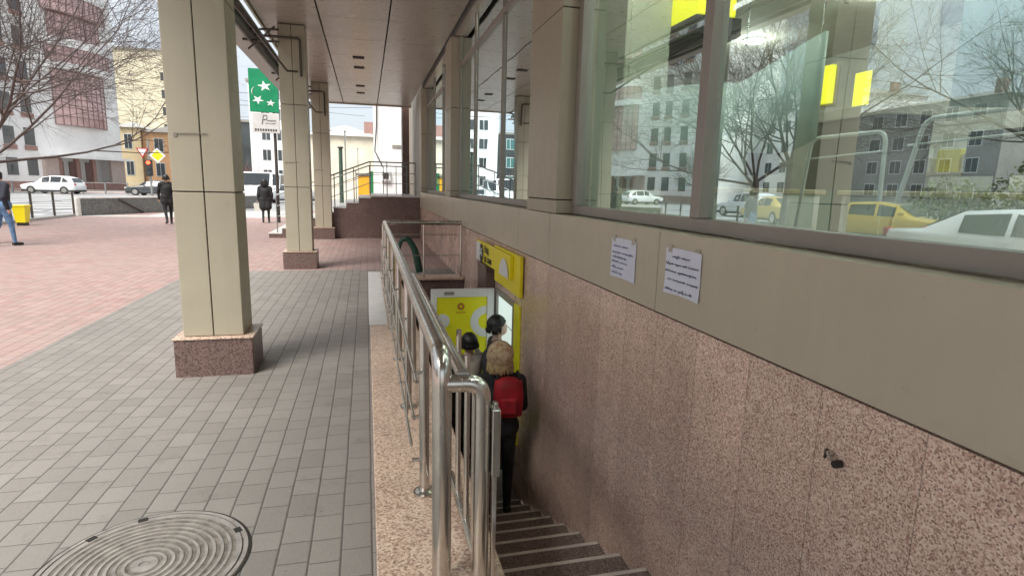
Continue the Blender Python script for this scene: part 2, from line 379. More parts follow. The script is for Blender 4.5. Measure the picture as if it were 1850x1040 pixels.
# windows
def bay(y0, y1, muls, ztop, transom, label, f=.05, d=0.):
    b = empty('shop_window', (1.7, y0, 1.39), label, 'shop window', 'shop windows along the facade')
    L = y1-y0; H = ztop-1.39
    m_ = MB(); m_.bbox(-.01, .07, 0, L, .0, .07, .003); m_.build('sill_frame', m_frame, b)
    if transom:
        m_ = MB(); m_.bbox(0, .06, 0, L, transom-1.39, transom-1.39+.06, .003); m_.build('transom', m_frame, b)
    edges = [0]+[q-y0 for q in muls]+[L]
    for k, q in enumerate(edges):
        e0 = max(0, q-f/2) if k < len(edges)-1 else L-f; e0 = 0 if k == 0 else e0
        m_ = MB(); m_.bbox(-.014+d, .075 if not d else d+.02, e0, e0+f, .071, H, .004); m_.build('mullion', m_frame, b)
    for a, c in zip(edges[:-1], edges[1:]):
        m_ = MB(); m_.quad((.04, a+f/2, .07), (.04, c-f/2, .07), (.04, c-f/2, H), (.04, a+f/2, H)); m_.build('pane', m_glass, b)
    return b
bay(-1.0, 4.6, [.85, 2.72], 5.2, 0, 'largest shop window nearest the camera with yellow lit interior behind', .085)
bay(5.53, 10.94, [7.45, 9.4], 4.28, 3.74, 'middle run of tall narrow shop panes between two beige pillars', .035, .022)
bay(11.71, 16.89, [13.4, 15.2], 4.28, 3.74, 'farthest run of shop panes before the stair platform', .035, .022)
bay(-6, -1.91, [-4], 5.2, 0, 'shop window behind the camera', .085)

# ------------------------------------------------------------------ canopy, soffit
cn = empty('canopy', (-.1, 8, 4.3), 'brown metal panelled soffit of the arcade ceiling over the pavement', 'canopy')
cx = [-1.7, -.7, .42, 1.545]; cy = [-6.4, -4.8, -3.2, -1.6, 0.05, 1.65, 3.25, 4.85, 6.5, 8.9, 10.44, 11.9, 13.4, 14.8, 16.4, 18., 19.5, 21.1]
for x0, x1 in zip(cx[:-1], cx[1:]):
    mb = MB()
    for a, b in zip(cy[:-1], cy[1:]): mb.bbox(x0+.012, x1-.012, a+.003, b-.003, 4.3, 4.33, .004)
    locd(mb.build('soffit_strip', m_ceil, cn), cn)
mb = MB(); mb.box(-1.7, 1.545, -6.4, 21.1, 4.335, 4.9); locd(mb.build('slab', m_gap, cn), cn)
mb = MB(); mb.bbox(-1.74, -1.7, -6.4, 21.1, 4.26, 4.95, .004); mb.bbox(-1.74, 1.6, 21.1, 21.14, 4.26, 4.95, .004); locd(mb.build('fascia', m_clad, cn), cn)
for (x, y) in ((-.11, 13.52), (-.11, 14.64), (-.11, 17.3), (-.11, 18.6)):
    mb = MB(); mb.bbox(x-.12, x+.12, y-.1, y+.1, 4.285, 4.302, .004); locd(mb.build('vent', m_gap, cn), cn)
# outer awning gutter and tubes
aw = empty('steel_awning', (-1.9, 8, 4), 'steel tube awning frame with pale gutter hung outside the colonnade', 'awning')
mb = MB(); mb.tube([(-1.78, -6, 4.12), (-1.78, 21.1, 4.12)], .035, 8); locd(mb.build('upper_tube', m_dsteel, aw), aw)
mb = MB(); mb.tube([(-1.84, -6, 3.92), (-1.84, 21.1, 3.92)], .028, 8); locd(mb.build('lower_tube', m_dsteel, aw), aw)
mb = MB(); mb.bbox(-2.2, -1.86, -6, 21.1, 3.97, 4.2, .01); mb.box(-1.86, -1.745, -6, 21.1, 4.15, 4.19); locd(mb.build('gutter', plain('gutter_metal', (.36, .38, .35), .5, .2), aw), aw)
for yy in (5.0, 8.1, 11.1, 14.2, 17.1, 20.2, 1.8):
    mb = MB(); mb.tube([(-1.4, yy-.08, 4.15), (-2.0, yy-.08, 4.12)], .02, 6); mb.tube([(-1.4, yy-.08, 3.95), (-1.98, yy-.08, 3.95)], .02, 6); mb.tube([(-1.46, yy-.08, 4.2), (-1.9, yy-.08, 3.8)], .016, 6)
    locd(mb.build('bracket', m_dsteel, aw), aw)
for yy in (5.0, 11.13, 17.12):
    locd(MB().tube(bend([(-1.8, yy-.04, 4.05), (-1.07, yy-.04, 4.05), (-1.07, yy-.04, 3.42)], .06), .022, 8).build('hanger', m_dsteel, aw), aw)
    locd(MB().tube([(-1.75, yy-2.6, 4.02), (-1.3, yy-.05, 3.5), (-1.12, yy-.05, 3.5)], .018, 8).build('stay', m_dsteel, aw), aw)
mb = MB(); mb.box(1.55, 1.9, -6, 21.1, 4.31, 4.9) ; 
# building mass above and behind (kept clear of the shop interior)
bl = empty('host_building', (6, 8, 0), 'large building whose ground floor holds the glazed shop', 'building')
mb = MB(); mb.box(1.9, 16, -6, 17.4, 5.4, 22); mb.box(1.6, 1.9, 4.62, 17.4, 4.9, 5.4); mb.box(1.56, 1.9, -6, 17.4, 5.4, 22)
locd(mb.build('upper_wall', plain('upper_render', (.5, .47, .42), .8), bl), bl)
mb = MB(); mb.box(1.63, 1.9, 4.62, 17.4, 4.29, 4.899); locd(mb.build('head_panel', m_ceil, bl), bl)

# colonnade
def column(y0, label):
    c = empty('arcade_column', (-1.24, y0, 0), label, 'column', 'beige clad columns of the arcade')
    m_ = MB(); m_.bbox(-.29, .30, -.05, .40, 0, .32, .006); m_.build('granite_base', m_gran_brn, c)
    m_ = MB(); m_.bbox(-.3, .31, -.06, .41, .32, .335, .003); m_.build('base_cap', granite('cap_granite', TAN, 90, .3) if 'g' not in globals().setdefault('_c', {}) else _c['g'], c); 
    zs = [.336, 1.505, 2.95, 4.29]
    for k, (a, b) in enumerate(zip(zs[:-1], zs[1:])):
        m_ = MB(); m_.bbox(-.225, -.004, 0, .38, a+.003, b-.006, .004); m_.build('cladding_panel', m_clad, c)
        m_ = MB(); m_.bbox(.004, .225, 0, .38, a+.003, b-.006, .004); m_.build('cladding_panel', m_clad, c)
    m_ = MB(); m_.box(-.212, .212, .012, .368, .337, 4.29); m_.build('joint_backing', m_gap, c)
    return c
c1 = column(5.0, 'nearest beige arcade column on a brown granite block beside the manhole')
mb = MB(); mb.tube([(-.16, -.008, 1.945), (.05, -.008, 1.95)], .004, 6); mb.box(-.185, -.16, -.006, 0.0, 1.92, 1.95); mb.build('tape_mark', plain('old_tape', (.22, .2, .17), .6), c1)
dup(c1, (-1.22, 11.16, 0), label='second beige arcade column further down the pavement')
dup(c1, (-1.2, 17.15, 0), label='third beige arcade column standing in front of the platform steps')
dup(c1, (-1.24, -1.1, 0), label='beige arcade column behind the camera position')

# ------------------------------------------------------------------ railings
rl = empty('parapet_railing', (.26, 5, .1), 'long stainless steel handrail with posts on the tan granite parapet', 'railing')
def rpart(mb, name, mat=m_steel): return locd(mb.build(name, mat, rl), rl)
rpart(MB().tube(bend([(.25, 1.95, .1), (.25, 1.95, 1.0), (.268, 9.3, 1.0), (1.5, 9.3, 1.0)], .1, 8), .036, 20), 'handrail')
for yy in (2.62, 3.75, 4.85, 5.95, 7.05, 8.2, 9.3):
    p = rpart(MB().tube([(.25, yy, .106), (.25, yy, .97)], .024, 12), 'post')
    fl = MB().disc((.25, yy), .055, .1, .112, 24); fl.disc((.25, yy), .045, .112, .12, 24, r2=.03); rpart(fl, 'flange')
rpart(MB().tube([(.2, 2.78, .28), (.208, 9.2, .28)], .008, 8), 'lower_rod')
rpart(MB().tube([(.205, 2.5, .72), (.212, 9.2, .72)], .009, 8), 'upper_rod')
rpart(MB().tube([(.2, 2.6, .5), (.208, 9.2, .5)], .007, 8), 'middle_rod')
for yy in (2.62, 3.75, 4.85, 5.95, 7.05, 8.2):
    for zz in (.28, .5, .72): rpart(MB().tube([(.19, yy, zz), (.25, yy, zz)], .009, 8), 'rod_bracket')
for yy in (3.2, 4.3, 5.4, 6.5, 7.6, 8.7):
    rpart(MB().tube([(.206, yy, .28), (.206, yy, .72)], .008, 8), 'baluster')
for xx in (.89, 1.5):
    rpart(MB().tube([(xx, 9.3, .1), (xx, 9.3, .985)], .016, 10), 'end_post')
for zz in (.81, .47): rpart(MB().tube([(.27, 9.3, zz), (1.5, 9.3, zz)], .007, 8), 'end_rod')
r3 = empty('stair_gate_rail', (.4, 2.2, .1), 'short stainless arched rail with upright bars joined to the near end of the long handrail', 'railing')
def gpart(mb, name, mat=m_steel): return locd(mb.build(name, mat, r3), r3)
gpart(MB().tube(bend([(.265, 1.95, .9), (.395, 1.94, .9), (.395, 1.94, .1)], .09, 8), .033, 20), 'arch_tube')
gpart(MB().tube([(.325, 1.95, .93), (.325, 4.25, .93), (.325, 4.28, .8), (.325, 4.28, .1)], .024, 12), 'second_handrail')
gpart(MB().tube([(.395, 1.97, .135), (.395, 2.72, .135)], .018, 10), 'bottom_tube')
for yy, zt in ((2.52, .95), (2.28, .9), (2.1, .84)): gpart(MB().tube([(.4, yy, .14), (.4, yy, zt)], .0125, 10), 'upright_bar')
mb = MB().bbox(.432, .448, 1.9, 1.93, .1, .83, .002); mb.bbox(.425, .455, 1.885, 1.945, .55, .81, .003); gpart(mb, 'flat_post')

# ------------------------------------------------------------------ door and yellow signs
m_yel = plain('yellow_print', (.88, .84, .02), .35, 0, .05, 2)
m_yel2 = plain('yellow_plastic', (.88, .74, .01), .4, 0, .05, 2)
m_white = plain('white_paint', (.78, .79, .78), .4, 0, .05, 3)
m_blk = plain('black_paint', (.02, .02, .02), .5)
dr = empty('basement_door', (FX, 6.85, ZL), 'open white framed glass door covered in yellow print at the foot of the stairs', 'door')
def dpart(mb, name, mat): return locd(mb.build(name, mat, dr), dr)
DX0, DX1 = .74, 1.53; dz0, dz1 = ZL+.06, .35
mb = MB()
mb.bbox(DX0, DX0+.07, 6.83, 6.88, dz0, dz1, .004); mb.bbox(DX1-.09, DX1, 6.83, 6.88, dz0, dz1, .004)
mb.bbox(DX0+.07, DX1-.09, 6.83, 6.88, dz1-.1, dz1, .004); mb.bbox(DX0+.07, DX1-.09, 6.83, 6.88, dz0, dz0+.12, .004)
dpart(mb, 'leaf_frame', m_white)
mb = MB(); mb.box(DX0+.07, DX1-.09, 6.85, 6.86, dz0+.12, dz1-.1); dpart(mb, 'yellow_panel', m_yel)
def ring(cx, cz, r1, r2, y, x0, x1, z0, z1, n=40):
    mb = MB(); q = []
    for i in range(n):
        a = 2*math.pi*i/n; q.append((cx+r1*math.cos(a), cz+r1*math.sin(a), cx+r2*math.cos(a), cz+r2*math.sin(a)))
    cl = lambda x, z: (min(max(x, x0), x1), y, min(max(z, z0), z1))
    for i in range(n):
        a, b = q[i], q[(i+1) % n]
        v = [cl(a[0], a[1]), cl(b[0], b[1]), cl(b[2], b[3]), cl(a[2], a[3])]
        if (Vector(v[0])-Vector(v[2])).length > 1e-4 and (Vector(v[1])-Vector(v[3])).length > 1e-4: mb.add(v, [(0, 1, 2, 3)])
    return mb
dpart(ring(1.43, -.07, .1, .2, 6.846, DX0+.075, DX1-.095, dz0+.13, dz1-.11), 'white_ring', m_white)
dpart(ring(.88, -.05, .001, .09, 6.846, DX0+.075, DX1-.095, dz0+.13, dz1-.11), 'white_dot', m_white)
dpart(ring(1.30, -1.0, .001, .22, 6.846, DX0+.075, DX1-.095, dz0+.13, dz1-.11), 'white_dot', m_white)
mb = ring(1.11, .13, .018, .045, 6.845, 0, 2, -2, 2, 16); mb.box(1.05, 1.17, 6.843, 6.846, 0.05, .06); dpart(mb, 'round_seal', plain('orange_ink', (.5, .18, .02), .5))
mb = MB(); mb.tube([(DX0+.1, 6.8, -1.1), (DX0+.1, 6.8, -.4)], .012, 8); dpart(mb, 'pull_handle', m_steel)
mb = MB(); mb.box(.9, 1.02, 6.826, 6.83, dz1-.07, dz1-.03); dpart(mb, 'closer_plate', m_frame)
# door frame in wall
df = empty('basement_doorway', (FX, 6.4, ZL), 'white lit doorway in the granite wall beside the open yellow door', 'doorway')
mb = MB(); mb.bbox(1.545, 1.62, DY0, DY0+.06, ZL, DZ, .003); mb.bbox(1.545, 1.62, DY1-.06, DY1, ZL, DZ, .003); mb.bbox(1.545, 1.62, DY0+.06, DY1-.06, DZ-.07, DZ, .003)
locd(mb.build('frame', m_frame, df), df)
locd(MB().box(1.575, 1.585, DY0+.06, DY1-.06, ZL+.02, DZ-.07).build('frosted_pane', emit('frosted_lit_glass', (.62, .74, .69), .45), df), df)
mb = MB(); mb.box(1.9, 1.92, 5.0, DY0-.1, -1.9, .8); mb.box(3.2, 3.25, 4.8, 9.2, -1.9, .8); mb.box(1.9, 3.2, 4.8, 4.85, -1.9, .8); mb.box(1.9, 3.2, 9.15, 9.2, -1.9, .8); mb.box(1.9, 3.2, 4.85, 9.15, .5, .55)
locd(mb.build('lit_vestibule_wall', plain('vestibule_white', (.72, .78, .76), .5), df), df)
mb = MB(); mb.box(2.1, 2.9, 5.6, 7.6, .47, .498); locd(mb.build('vestibule_lamp', emit('vestibule_lamp', (1, .98, .92), 9), df), df)
# yellow sign above door
sg = empty('yellow_door_sign', (1.5, 6.7, .6), 'yellow sign board with black round logo and two words above the basement door', 'sign')
def spart(mb, name, mat): return locd(mb.build(name, mat, sg), sg)
spart(MB().bbox(1.47, 1.51, 5.85, 7.76, .62, .88, .003), 'board', m_yel2)
spart(MB().bbox(1.512, 1.548, 5.58, 6.78, .47, .9, .003), 'lower_panel', m_yel2)
spart(MB().box(1.466, 1.469, 7.5, 7.75, .62, .86), 'white_end', m_white)
lg = MB(); n = 20; vs = [(1.462, 7.38+.12*math.cos(2*math.pi*i/n), .735+.12*math.sin(2*math.pi*i/n)) for i in range(n)]; lg.add(vs, [tuple(range(n))]); spart(lg, 'round_logo', m_blk)
lg = MB(); 
for a, b in (((7.32, .70), (7.44, .80)), ((7.44, .70), (7.32, .80)), ((7.31, .735), (7.45, .735))): 
    lg.tube([(1.458, a[0], a[1]), (1.458, b[0], b[1])], .008, 6)
spart(lg, 'logo_mark', m_white)
def wall_text(txt, size, X, Y, Z, root, mat, name='lettering', shear=0., d=.0015):   # on a wall facing -X, reading toward -Y
    me = text_mesh(txt, size, d, shear)
    o = link(name, me, mat, root); Mx = Matrix(((0, 0, -1, X), (-1, 0, 0, Y), (0, 1, 0, Z), (0, 0, 0, 1))); me.transform(Mx); me.materials.clear(); me.materials.append(mat)
    return locd(o, root)
wall_text('Вхід', .13, 1.466, 7.2, .762, sg, m_blk)
wall_text('до зали', .12, 1.466, 7.2, .648, sg, m_blk)
n = 24; vs = [(1.462, 6.1+.21*math.cos(math.pi*i/n), 0.622+.2*math.sin(math.pi*i/n)) for i in range(n+1)]; spart(MB().add(vs, [tuple(range(n+1))]), 'white_dome', m_white)
yp = MB().bbox(1.535, 1.56, 5.66, 5.88, -1.2, .36, .003); tag(yp.build('yellow_poster', m_yel), 'tall narrow yellow poster on granite wall right of the doorway', 'poster')
sp = empty('stone_pilaster', (1.5, 8, -1.8), 'dark brown stone pilaster beyond the yellow door sign', 'pilaster')
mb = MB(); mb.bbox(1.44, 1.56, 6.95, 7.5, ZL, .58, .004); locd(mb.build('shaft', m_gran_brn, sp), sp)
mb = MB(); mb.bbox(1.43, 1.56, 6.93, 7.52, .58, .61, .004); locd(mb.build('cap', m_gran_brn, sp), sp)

# papers
m_paper = plain('paper', (.74, .76, .86), .7, 0, .04, 8)
def script_line(mb, y0, w, z, X, h, words, seed, slope=0.):
    rr = random.Random(seed); y = y0
    tot = sum(words)+.6*(len(words)-1)
    for wd in words:
        L = w*wd/tot; pts = []; k = max(4, int(L/.0055))
        for i in range(k*3):
            t = i/(k*3-1); zz = z+slope*(y0-y)+h*(.5+.5*math.sin(i*2.1+rr.random()))*rr.uniform(.35, 1)
            if rr.random() < .06: zz += h*rr.choice((-.8, .9))
            pts.append((X, y-L*t, zz))
        mb.tube(pts, .0011, 3, cap=False)
        y -= L+w*.6/tot
def paper(name, y0, y1, z0, z1, label, lines, ink, seed, curl):
    p = empty(name, (1.548, (y0+y1)/2, z0), label, 'paper notice', 'handwritten notices taped to the beige band')
    nx, nz_ = 8, 12; vs = []; rr = random.Random(seed)
    for i in range(nz_+1):
        for j in range(nx+1):
            t = j/nx; s = i/nz_
            vs.append((1.5465-curl*(abs(math.sin(t*3.1+s*4+seed))*.5+.5*(s < .12 or s > .92)*abs(t-.5)), y0+(y1-y0)*t + (z1-z0)*.0, z0+(z1-z0)*s+.006*math.sin(t*3)))
    mb = MB().add(vs, [(i*(nx+1)+j, i*(nx+1)+j+1, (i+1)*(nx+1)+j+1, (i+1)*(nx+1)+j) for i in range(nz_) for j in range(nx)], 0, True)
    locd(mb.build('sheet', m_paper, p), p)
    mb = MB(); W = y0-y1
    for (off, wd, zz, words) in lines: script_line(mb, y0-off*W, wd*W, z1-(z1-z0)*zz, 1.5385, .0105, words, seed+int(zz*100))
    locd(mb.build('handwriting', ink, p), p)
    mb = MB(); mb.box(1.544, 1.5455, y0-.06, y0-.02, z1-.02, z1+.02); mb.box(1.544, 1.5455, y1+.02, y1+.06, z1-.02, z1+.02); locd(mb.build('tape', plain('tape', (.45, .42, .34), .3), p), p)
m_ink1 = plain('faint_blue_ink', (.22, .24, .42), .6); m_ink2 = plain('dark_ink', (.04, .05, .14), .6)
paper('handwritten_notice', 3.43, 3.08, 1.045, 1.295, 'left white paper notice with faint blue handwriting taped on the beige band', [(.12, .6, .2, [5, 5]), (.08, .85, .36, [6, 7]), (.1, .6, .48, [8]), (.08, .65, .6, [5, 5]), (.08, .5, .74, [3, 4]), (.1, .45, .88, [4, 3])], m_ink1, 3, .004)
paper('handwritten_notice', 2.725, 2.39, 1.065, 1.305, 'right white paper notice with darker handwriting and curled edge on the beige band', [(.22, .5, .18, [5, 5]), (.05, .92, .34, [5, 4, 3, 6]), (.03, .9, .5, [5, 8]), (.12, .85, .68, [2, 6, 5]), (.05, .8, .9, [5, 2, 4, 4])], m_ink2, 11, .006)
# wall bracket
wb = empty('wall_bracket', (1.56, 1.5, .7), 'small broken metal handrail bracket left on the granite wall', 'bracket'); wb.scale = (.9, .7, .7)
mb = MB().tube([(1.562, 1.53, .72), (1.54, 1.53, .72)], .016, 12); mb.tube([(1.545, 1.535, .722), (1.535, 1.5, .7)], .008, 8); locd(mb.build('steel_stub', m_steel, wb), wb)
locd(MB().tube([(1.562, 1.475, .69), (1.53, 1.475, .69)], .019, 12).build('rubber_plug', m_blk, wb), wb); locd(MB().tube([(1.55, 1.55, .735), (1.54, 1.548, .69)], .007, 6).build('bent_bolt', m_blk, wb), wb)

# ------------------------------------------------------------------ platform with steps, beyond the columns
pf = empty('platform_stairs', (0, 17.4, 0), 'brown granite stair block with pale treads rising to the shop platform', 'stairs')
def ppart(mb, name, mat): return locd(mb.build(name, mat, pf), pf)
for i in range(8):
    x0 = -2.72+.357*i; x1 = x0+.357; z1 = .15*(i+1)
    ppart(MB().box(x0, x1, 17.46, 21.5, 0, z1-.03), 'step_block', m_gran_ped)
    ppart(MB().bbox(x0-.02, x1-.003, 17.44, 21.52, z1-.028, z1, .004), 'tread', m_marble)
ppart(MB().box(.137, 1.75, 17.42, 21.5, 0, 1.22), 'landing_block', m_gran_ped)
ppart(MB().bbox(.12, 1.75, 17.38, 21.52, 1.22, 1.26, .004), 'landing_slab', m_marble)
pr_ = empty('platform_railing', (0, 17.6, 1.2), 'thin grey metal railing climbing the platform steps', 'railing')
m_rail2 = plain('grey_rail', (.3, .31, .3), .4, .6)
for yy in (17.56, 21.3):
    for dz in (.93, .62, .32):
        mb = MB().tube([(-2.5, yy, .28+dz), (.1, yy, 1.3+dz), (1.45, yy, 1.3+dz)], .02 if dz > .9 else .01, 8); locd(mb.build('rail', m_rail2, pr_), pr_)
    for xx, zb in ((-2.5, .15), (-1.6, .45), (-.9, .75), (-.35, 1.0), (.12, 1.25), (.6, 1.25), (1.05, 1.25), (1.43, 1.25)):
        zt = 1.21+(xx+2.5)*1.02/2.6 if xx < .1 else 2.23
        mb = MB().tube([(xx, yy, zb), (xx, yy, zt)], .015, 8); locd(mb.build('post', m_rail2, pr_), pr_)

# green hoop behind end rail
gh = MB(); pts = bend([(.5, 9.95, .1), (.5, 9.95, .4), (.56, 9.95, .66), (.68, 9.95, .69), (.8, 9.95, .5), (.88, 9.95, .1)], .12, 5)
for k in range(len(pts)-1):
    pass
gh.tube(pts, [.02+.045*(k/(len(pts)-1)) for k in range(len(pts))], 10)
tag(gh.build('green_hoop', plain('green_paint', (.006, .045, .028), .5)), 'dark green arched metal hoop behind the stairwell end rail', 'hoop')
# junction box/sign dark post and facade continuation beyond platform
fb = empty('far_shopfront', (1.7, 21, 0), 'dark recessed shopfront columns beyond the stair platform', 'shopfront')
def fpart(mb, name, mat): return locd(mb.build(name, mat, fb), fb)
fpart(MB().box(1.62, 1.75, 17.5, 18.3, 1.26, 4.3), 'pale_jamb', m_clad)
fpart(MB().box(1.3, 1.55, 21.6, 22.2, 1.26, 5.6), 'dark_column', m_gran_brn)
fpart(MB().box(1.6, 1.9, 24, 24.6, 0, 6), 'grey_column', m_clad)
fpart(MB().box(1.75, 5, 17.6, 24, 0, 8), 'dark_wall', m_frame)

# ------------------------------------------------------------------ shop interior
shp = empty('shop_interior', (5, 4, .9), 'cream walled shop room seen through the glass', 'room')
def ipart(mb, name, mat): return locd(mb.build(name, mat, shp), shp)
m_cream = plain('cream_wall', (.42, .42, .37), .7)
ipart(MB().box(1.9, 12, -6, 17.3, .8, .9), 'floor', plain('shop_floor', (.3, .28, .25), .3))
ipart(MB().box(1.9, 12, -6, 17.3, 5.2, 5.3), 'ceiling', plain('shop_ceiling', (.44, .42, .34), .8))
ipart(MB().box(12, 12.2, -6, 17.3, .9, 5.2), 'back_wall', m_cream)
ipart(MB().box(1.9, 12, -6.2, -6, .9, 5.2).box(1.9, 12, 17.3, 17.38, .9, 5.2), 'side_wall', m_cream)
m_spot = emit('spot_lamp', (1, .93, .78), 22)
for i, (x, y) in enumerate([(3.2, 1.6), (3.2, 5.6), (3.2, 9.6), (3.2, 13.4), (6, -1), (6, 2.6), (6, 6.2), (6, 9.8), (9, 1.2), (9, 5), (9, 8.8), (9, 12.5)]):
    l = empty('ceiling_lamp', (x, y, 5.15), 'round warm lamp on the shop ceiling, ' + ['nearest the near window', 'above the long pale board', 'behind the middle panes', 'behind the far panes', 'in the near right corner of the middle row', 'above the wire stands', 'beside the yellow lit box', 'beyond the yellow lit box', 'at the near end of the back row', 'before the large yellow panel', 'behind the smaller yellow panel', 'at the far end of the back row'][i], 'lamp', 'round lamps on the shop ceiling')
    MB().disc((0, 0), .2, -.03, 0, 20).build('diffuser', m_spot, l); MB().disc((0, 0), .24, 0, .045, 20).build('housing', m_white, l)
    pl = bpy.data.lights.new('bulb', 'POINT'); pl.energy = 60; pl.shadow_soft_size = .2; pl.color = (1, .95, .86); po = bpy.data.objects.new('bulb', pl); col.objects.link(po); po.parent = l; po.location = (0, 0, -.3)
m_ylit = emit('lit_yellow', (.9, .8, .01), .75)
def wtag(mb, name, mat, lab, cat, grp=None): return tag(mb.build(name, mat), lab, cat, grp)
m_sheet = plain('translucent_board', (.60, .72, .66), .5, 0, .08, 1.2)
def board(y0, y1, zl0, zl1, zr0, zr1, x, lab):
    e = empty('white_board', (x, (y0+y1)/2, min(zl0, zr0)), lab, 'board', 'white display boards hung inside the shop glass'); nx = 10; vs = []
    for t_ in (0, .02):
        for i in range(nx+1):
            t = i/nx; yy = y0+(y1-y0)*t; b = .07*math.sin(t*math.pi)
            vs += [(x+t_+b, yy, zl0+(zr0-zl0)*t-.04*math.sin(t*3)), (x+t_+b, yy, zl1+(zr1-zl1)*t+.05*math.sin(t*3))]
    k = 2*(nx+1); fs = []
    for i in range(nx): fs += [(2*i, 2*i+2, 2*i+3, 2*i+1), (k+2*i, k+2*i+1, k+2*i+3, k+2*i+2), (2*i, k+2*i, k+2*i+2, 2*i+2), (2*i+1, 2*i+3, k+2*i+3, k+2*i+1)]
    fs += [(0, 1, k+1, k), (2*nx, k+2*nx, k+2*nx+1, 2*nx+1)]
    o = MB().add(vs, fs, 0, True).build('panel', m_sheet, e); o.matrix_parent_inverse = Matrix.Translation(-e.location)
    for yy in (y0-.04*(y0-y1), y1+.04*(y0-y1)):
        zt = zl1 if abs(yy-y0) < .2 else zr1
        c = MB().tube([(x, yy, zt-.02), (x, yy, 5.2)], .003, 4).build('wire', m_steel, e); c.matrix_parent_inverse = Matrix.Translation(-e.location)
board(5.35, 3.4, 1.62, 2.5, 1.68, 2.3, 2.45, 'long pale green board hung behind the near window left of the mullion')
board(3.3, 2.62, 1.86, 2.28, 1.9, 2.42, 2.3, 'short pale board right of the window mullion')
board(1.98, 1.1, 1.98, 2.75, 1.98, 2.9, 2.4, 'pale board behind the right end of the near window')
def hoopf(y0, y1, z1, x, lean, lab):
    e = empty('wire_stand', (x, y0, .9), lab, 'display stand', 'thin white wire stands inside the shop window')
    m_ = MB().tube(bend([(x, y0+lean, .9), (x, y0, z1), (x, y1, z1), (x, y1-lean*.3, .9)], .06, 5), .011, 8); m_.tube([(x, y0+lean*.3, z1-.12), (x, y1, z1-.1)], .006, 6)
    o = m_.build('wire_frame', m_white, e); o.matrix_parent_inverse = Matrix.Translation(-e.location)
hoopf(2.97, 2.46, 1.93, 2.6, .12, 'white wire stand beside the dark cabinet in the shop window')
hoopf(2.25, 1.75, 1.97, 2.6, .25, 'leaning white wire stand at the right of the shop window')
cb = empty('dark_cabinet', (5.3, 5.3, .9), 'tall dark cabinet with a pale top inside the shop', 'cabinet')
for mbx, nm, mt in ((MB().bbox(-.3, .3, -.55, .45, 0, 1.5, .01), 'carcass', plain('cabinet_dark', (.05, .05, .045), .5)), (MB().bbox(-.33, .33, -.6, .5, 1.5, 1.62, .01), 'top', plain('cabinet_top', (.4, .38, .34), .4)), (MB().bbox(-.32, -.302, .0, .44, .02, .75, .004), 'green_panel', plain('green_panel', (.01, .12, .08), .5))):
    mbx.build(nm, mt, cb)
ic = empty('interior_column', (5, 5.4, .9), 'grey metal clad column inside the shop behind the cabinet', 'column')
MB().bbox(.55, .95, -.25, .15, 0, 4.25, .01).build('shaft', clad('inner_clad', (.42, .4, .34)), ic); MB().bbox(.5, 1.0, -.3, .2, 0, .12, .01).build('plinth', m_frame, ic)
ic2 = empty('interior_column', (3.4, 7.3, .9), 'pale inner column seen through left edge of the near window', 'column')
MB().bbox(-.3, .3, -.5, .4, 0, 4.25, .01).build('shaft', plain('inner_pale', (.42, .45, .36), .6), ic2); MB().bbox(-.33, .33, -.53, .43, 0, .12, .01).build('plinth', m_frame, ic2)
ys_ = empty('yellow_lightbox', (4, 6.6, 3.52), 'yellow lit box hung over a black funnel shade in the shop', 'lightbox')
MB().bbox(-.25, .25, -.32, .32, .09, .7, .02).build('lit_box', m_ylit, ys_)
MB().add([(-.3, -.36, .08), (.3, -.36, .08), (.3, .4, .08), (-.3, .4, .08), (-.3, -.36, -.12), (.3, -.36, -.12), (.35, 1.15, -.16), (-.35, 1.15, -.16)], [(0, 1, 2, 3), (4, 7, 6, 5), (0, 4, 5, 1), (1, 5, 6, 2), (2, 6, 7, 3), (3, 7, 4, 0)]).build('black_shade', m_blk, ys_)
yb = empty('yellow_wall_panel', (8, 8.28, 3.1), 'large glowing yellow panel on the far side of the shop', 'panel')
MB().bbox(-.05, .05, -1.0, .0, -.1, .5, .01).build('lit_face', m_ylit, yb); MB().bbox(.051, .1, -1.05, .05, -.15, .55, .01).build('backing', m_frame, yb)
yb2 = empty('yellow_wall_panel', (8, 8.9, 2.9), 'smaller glowing yellow panel behind the dark cabinet', 'panel')
MB().bbox(-.05, .05, -.1, .3, .3, .95, .01).build('lit_face', m_ylit, yb2); MB().bbox(.051, .1, -.15, .35, .25, 1.0, .01).build('backing', m_frame, yb2)
mb = None

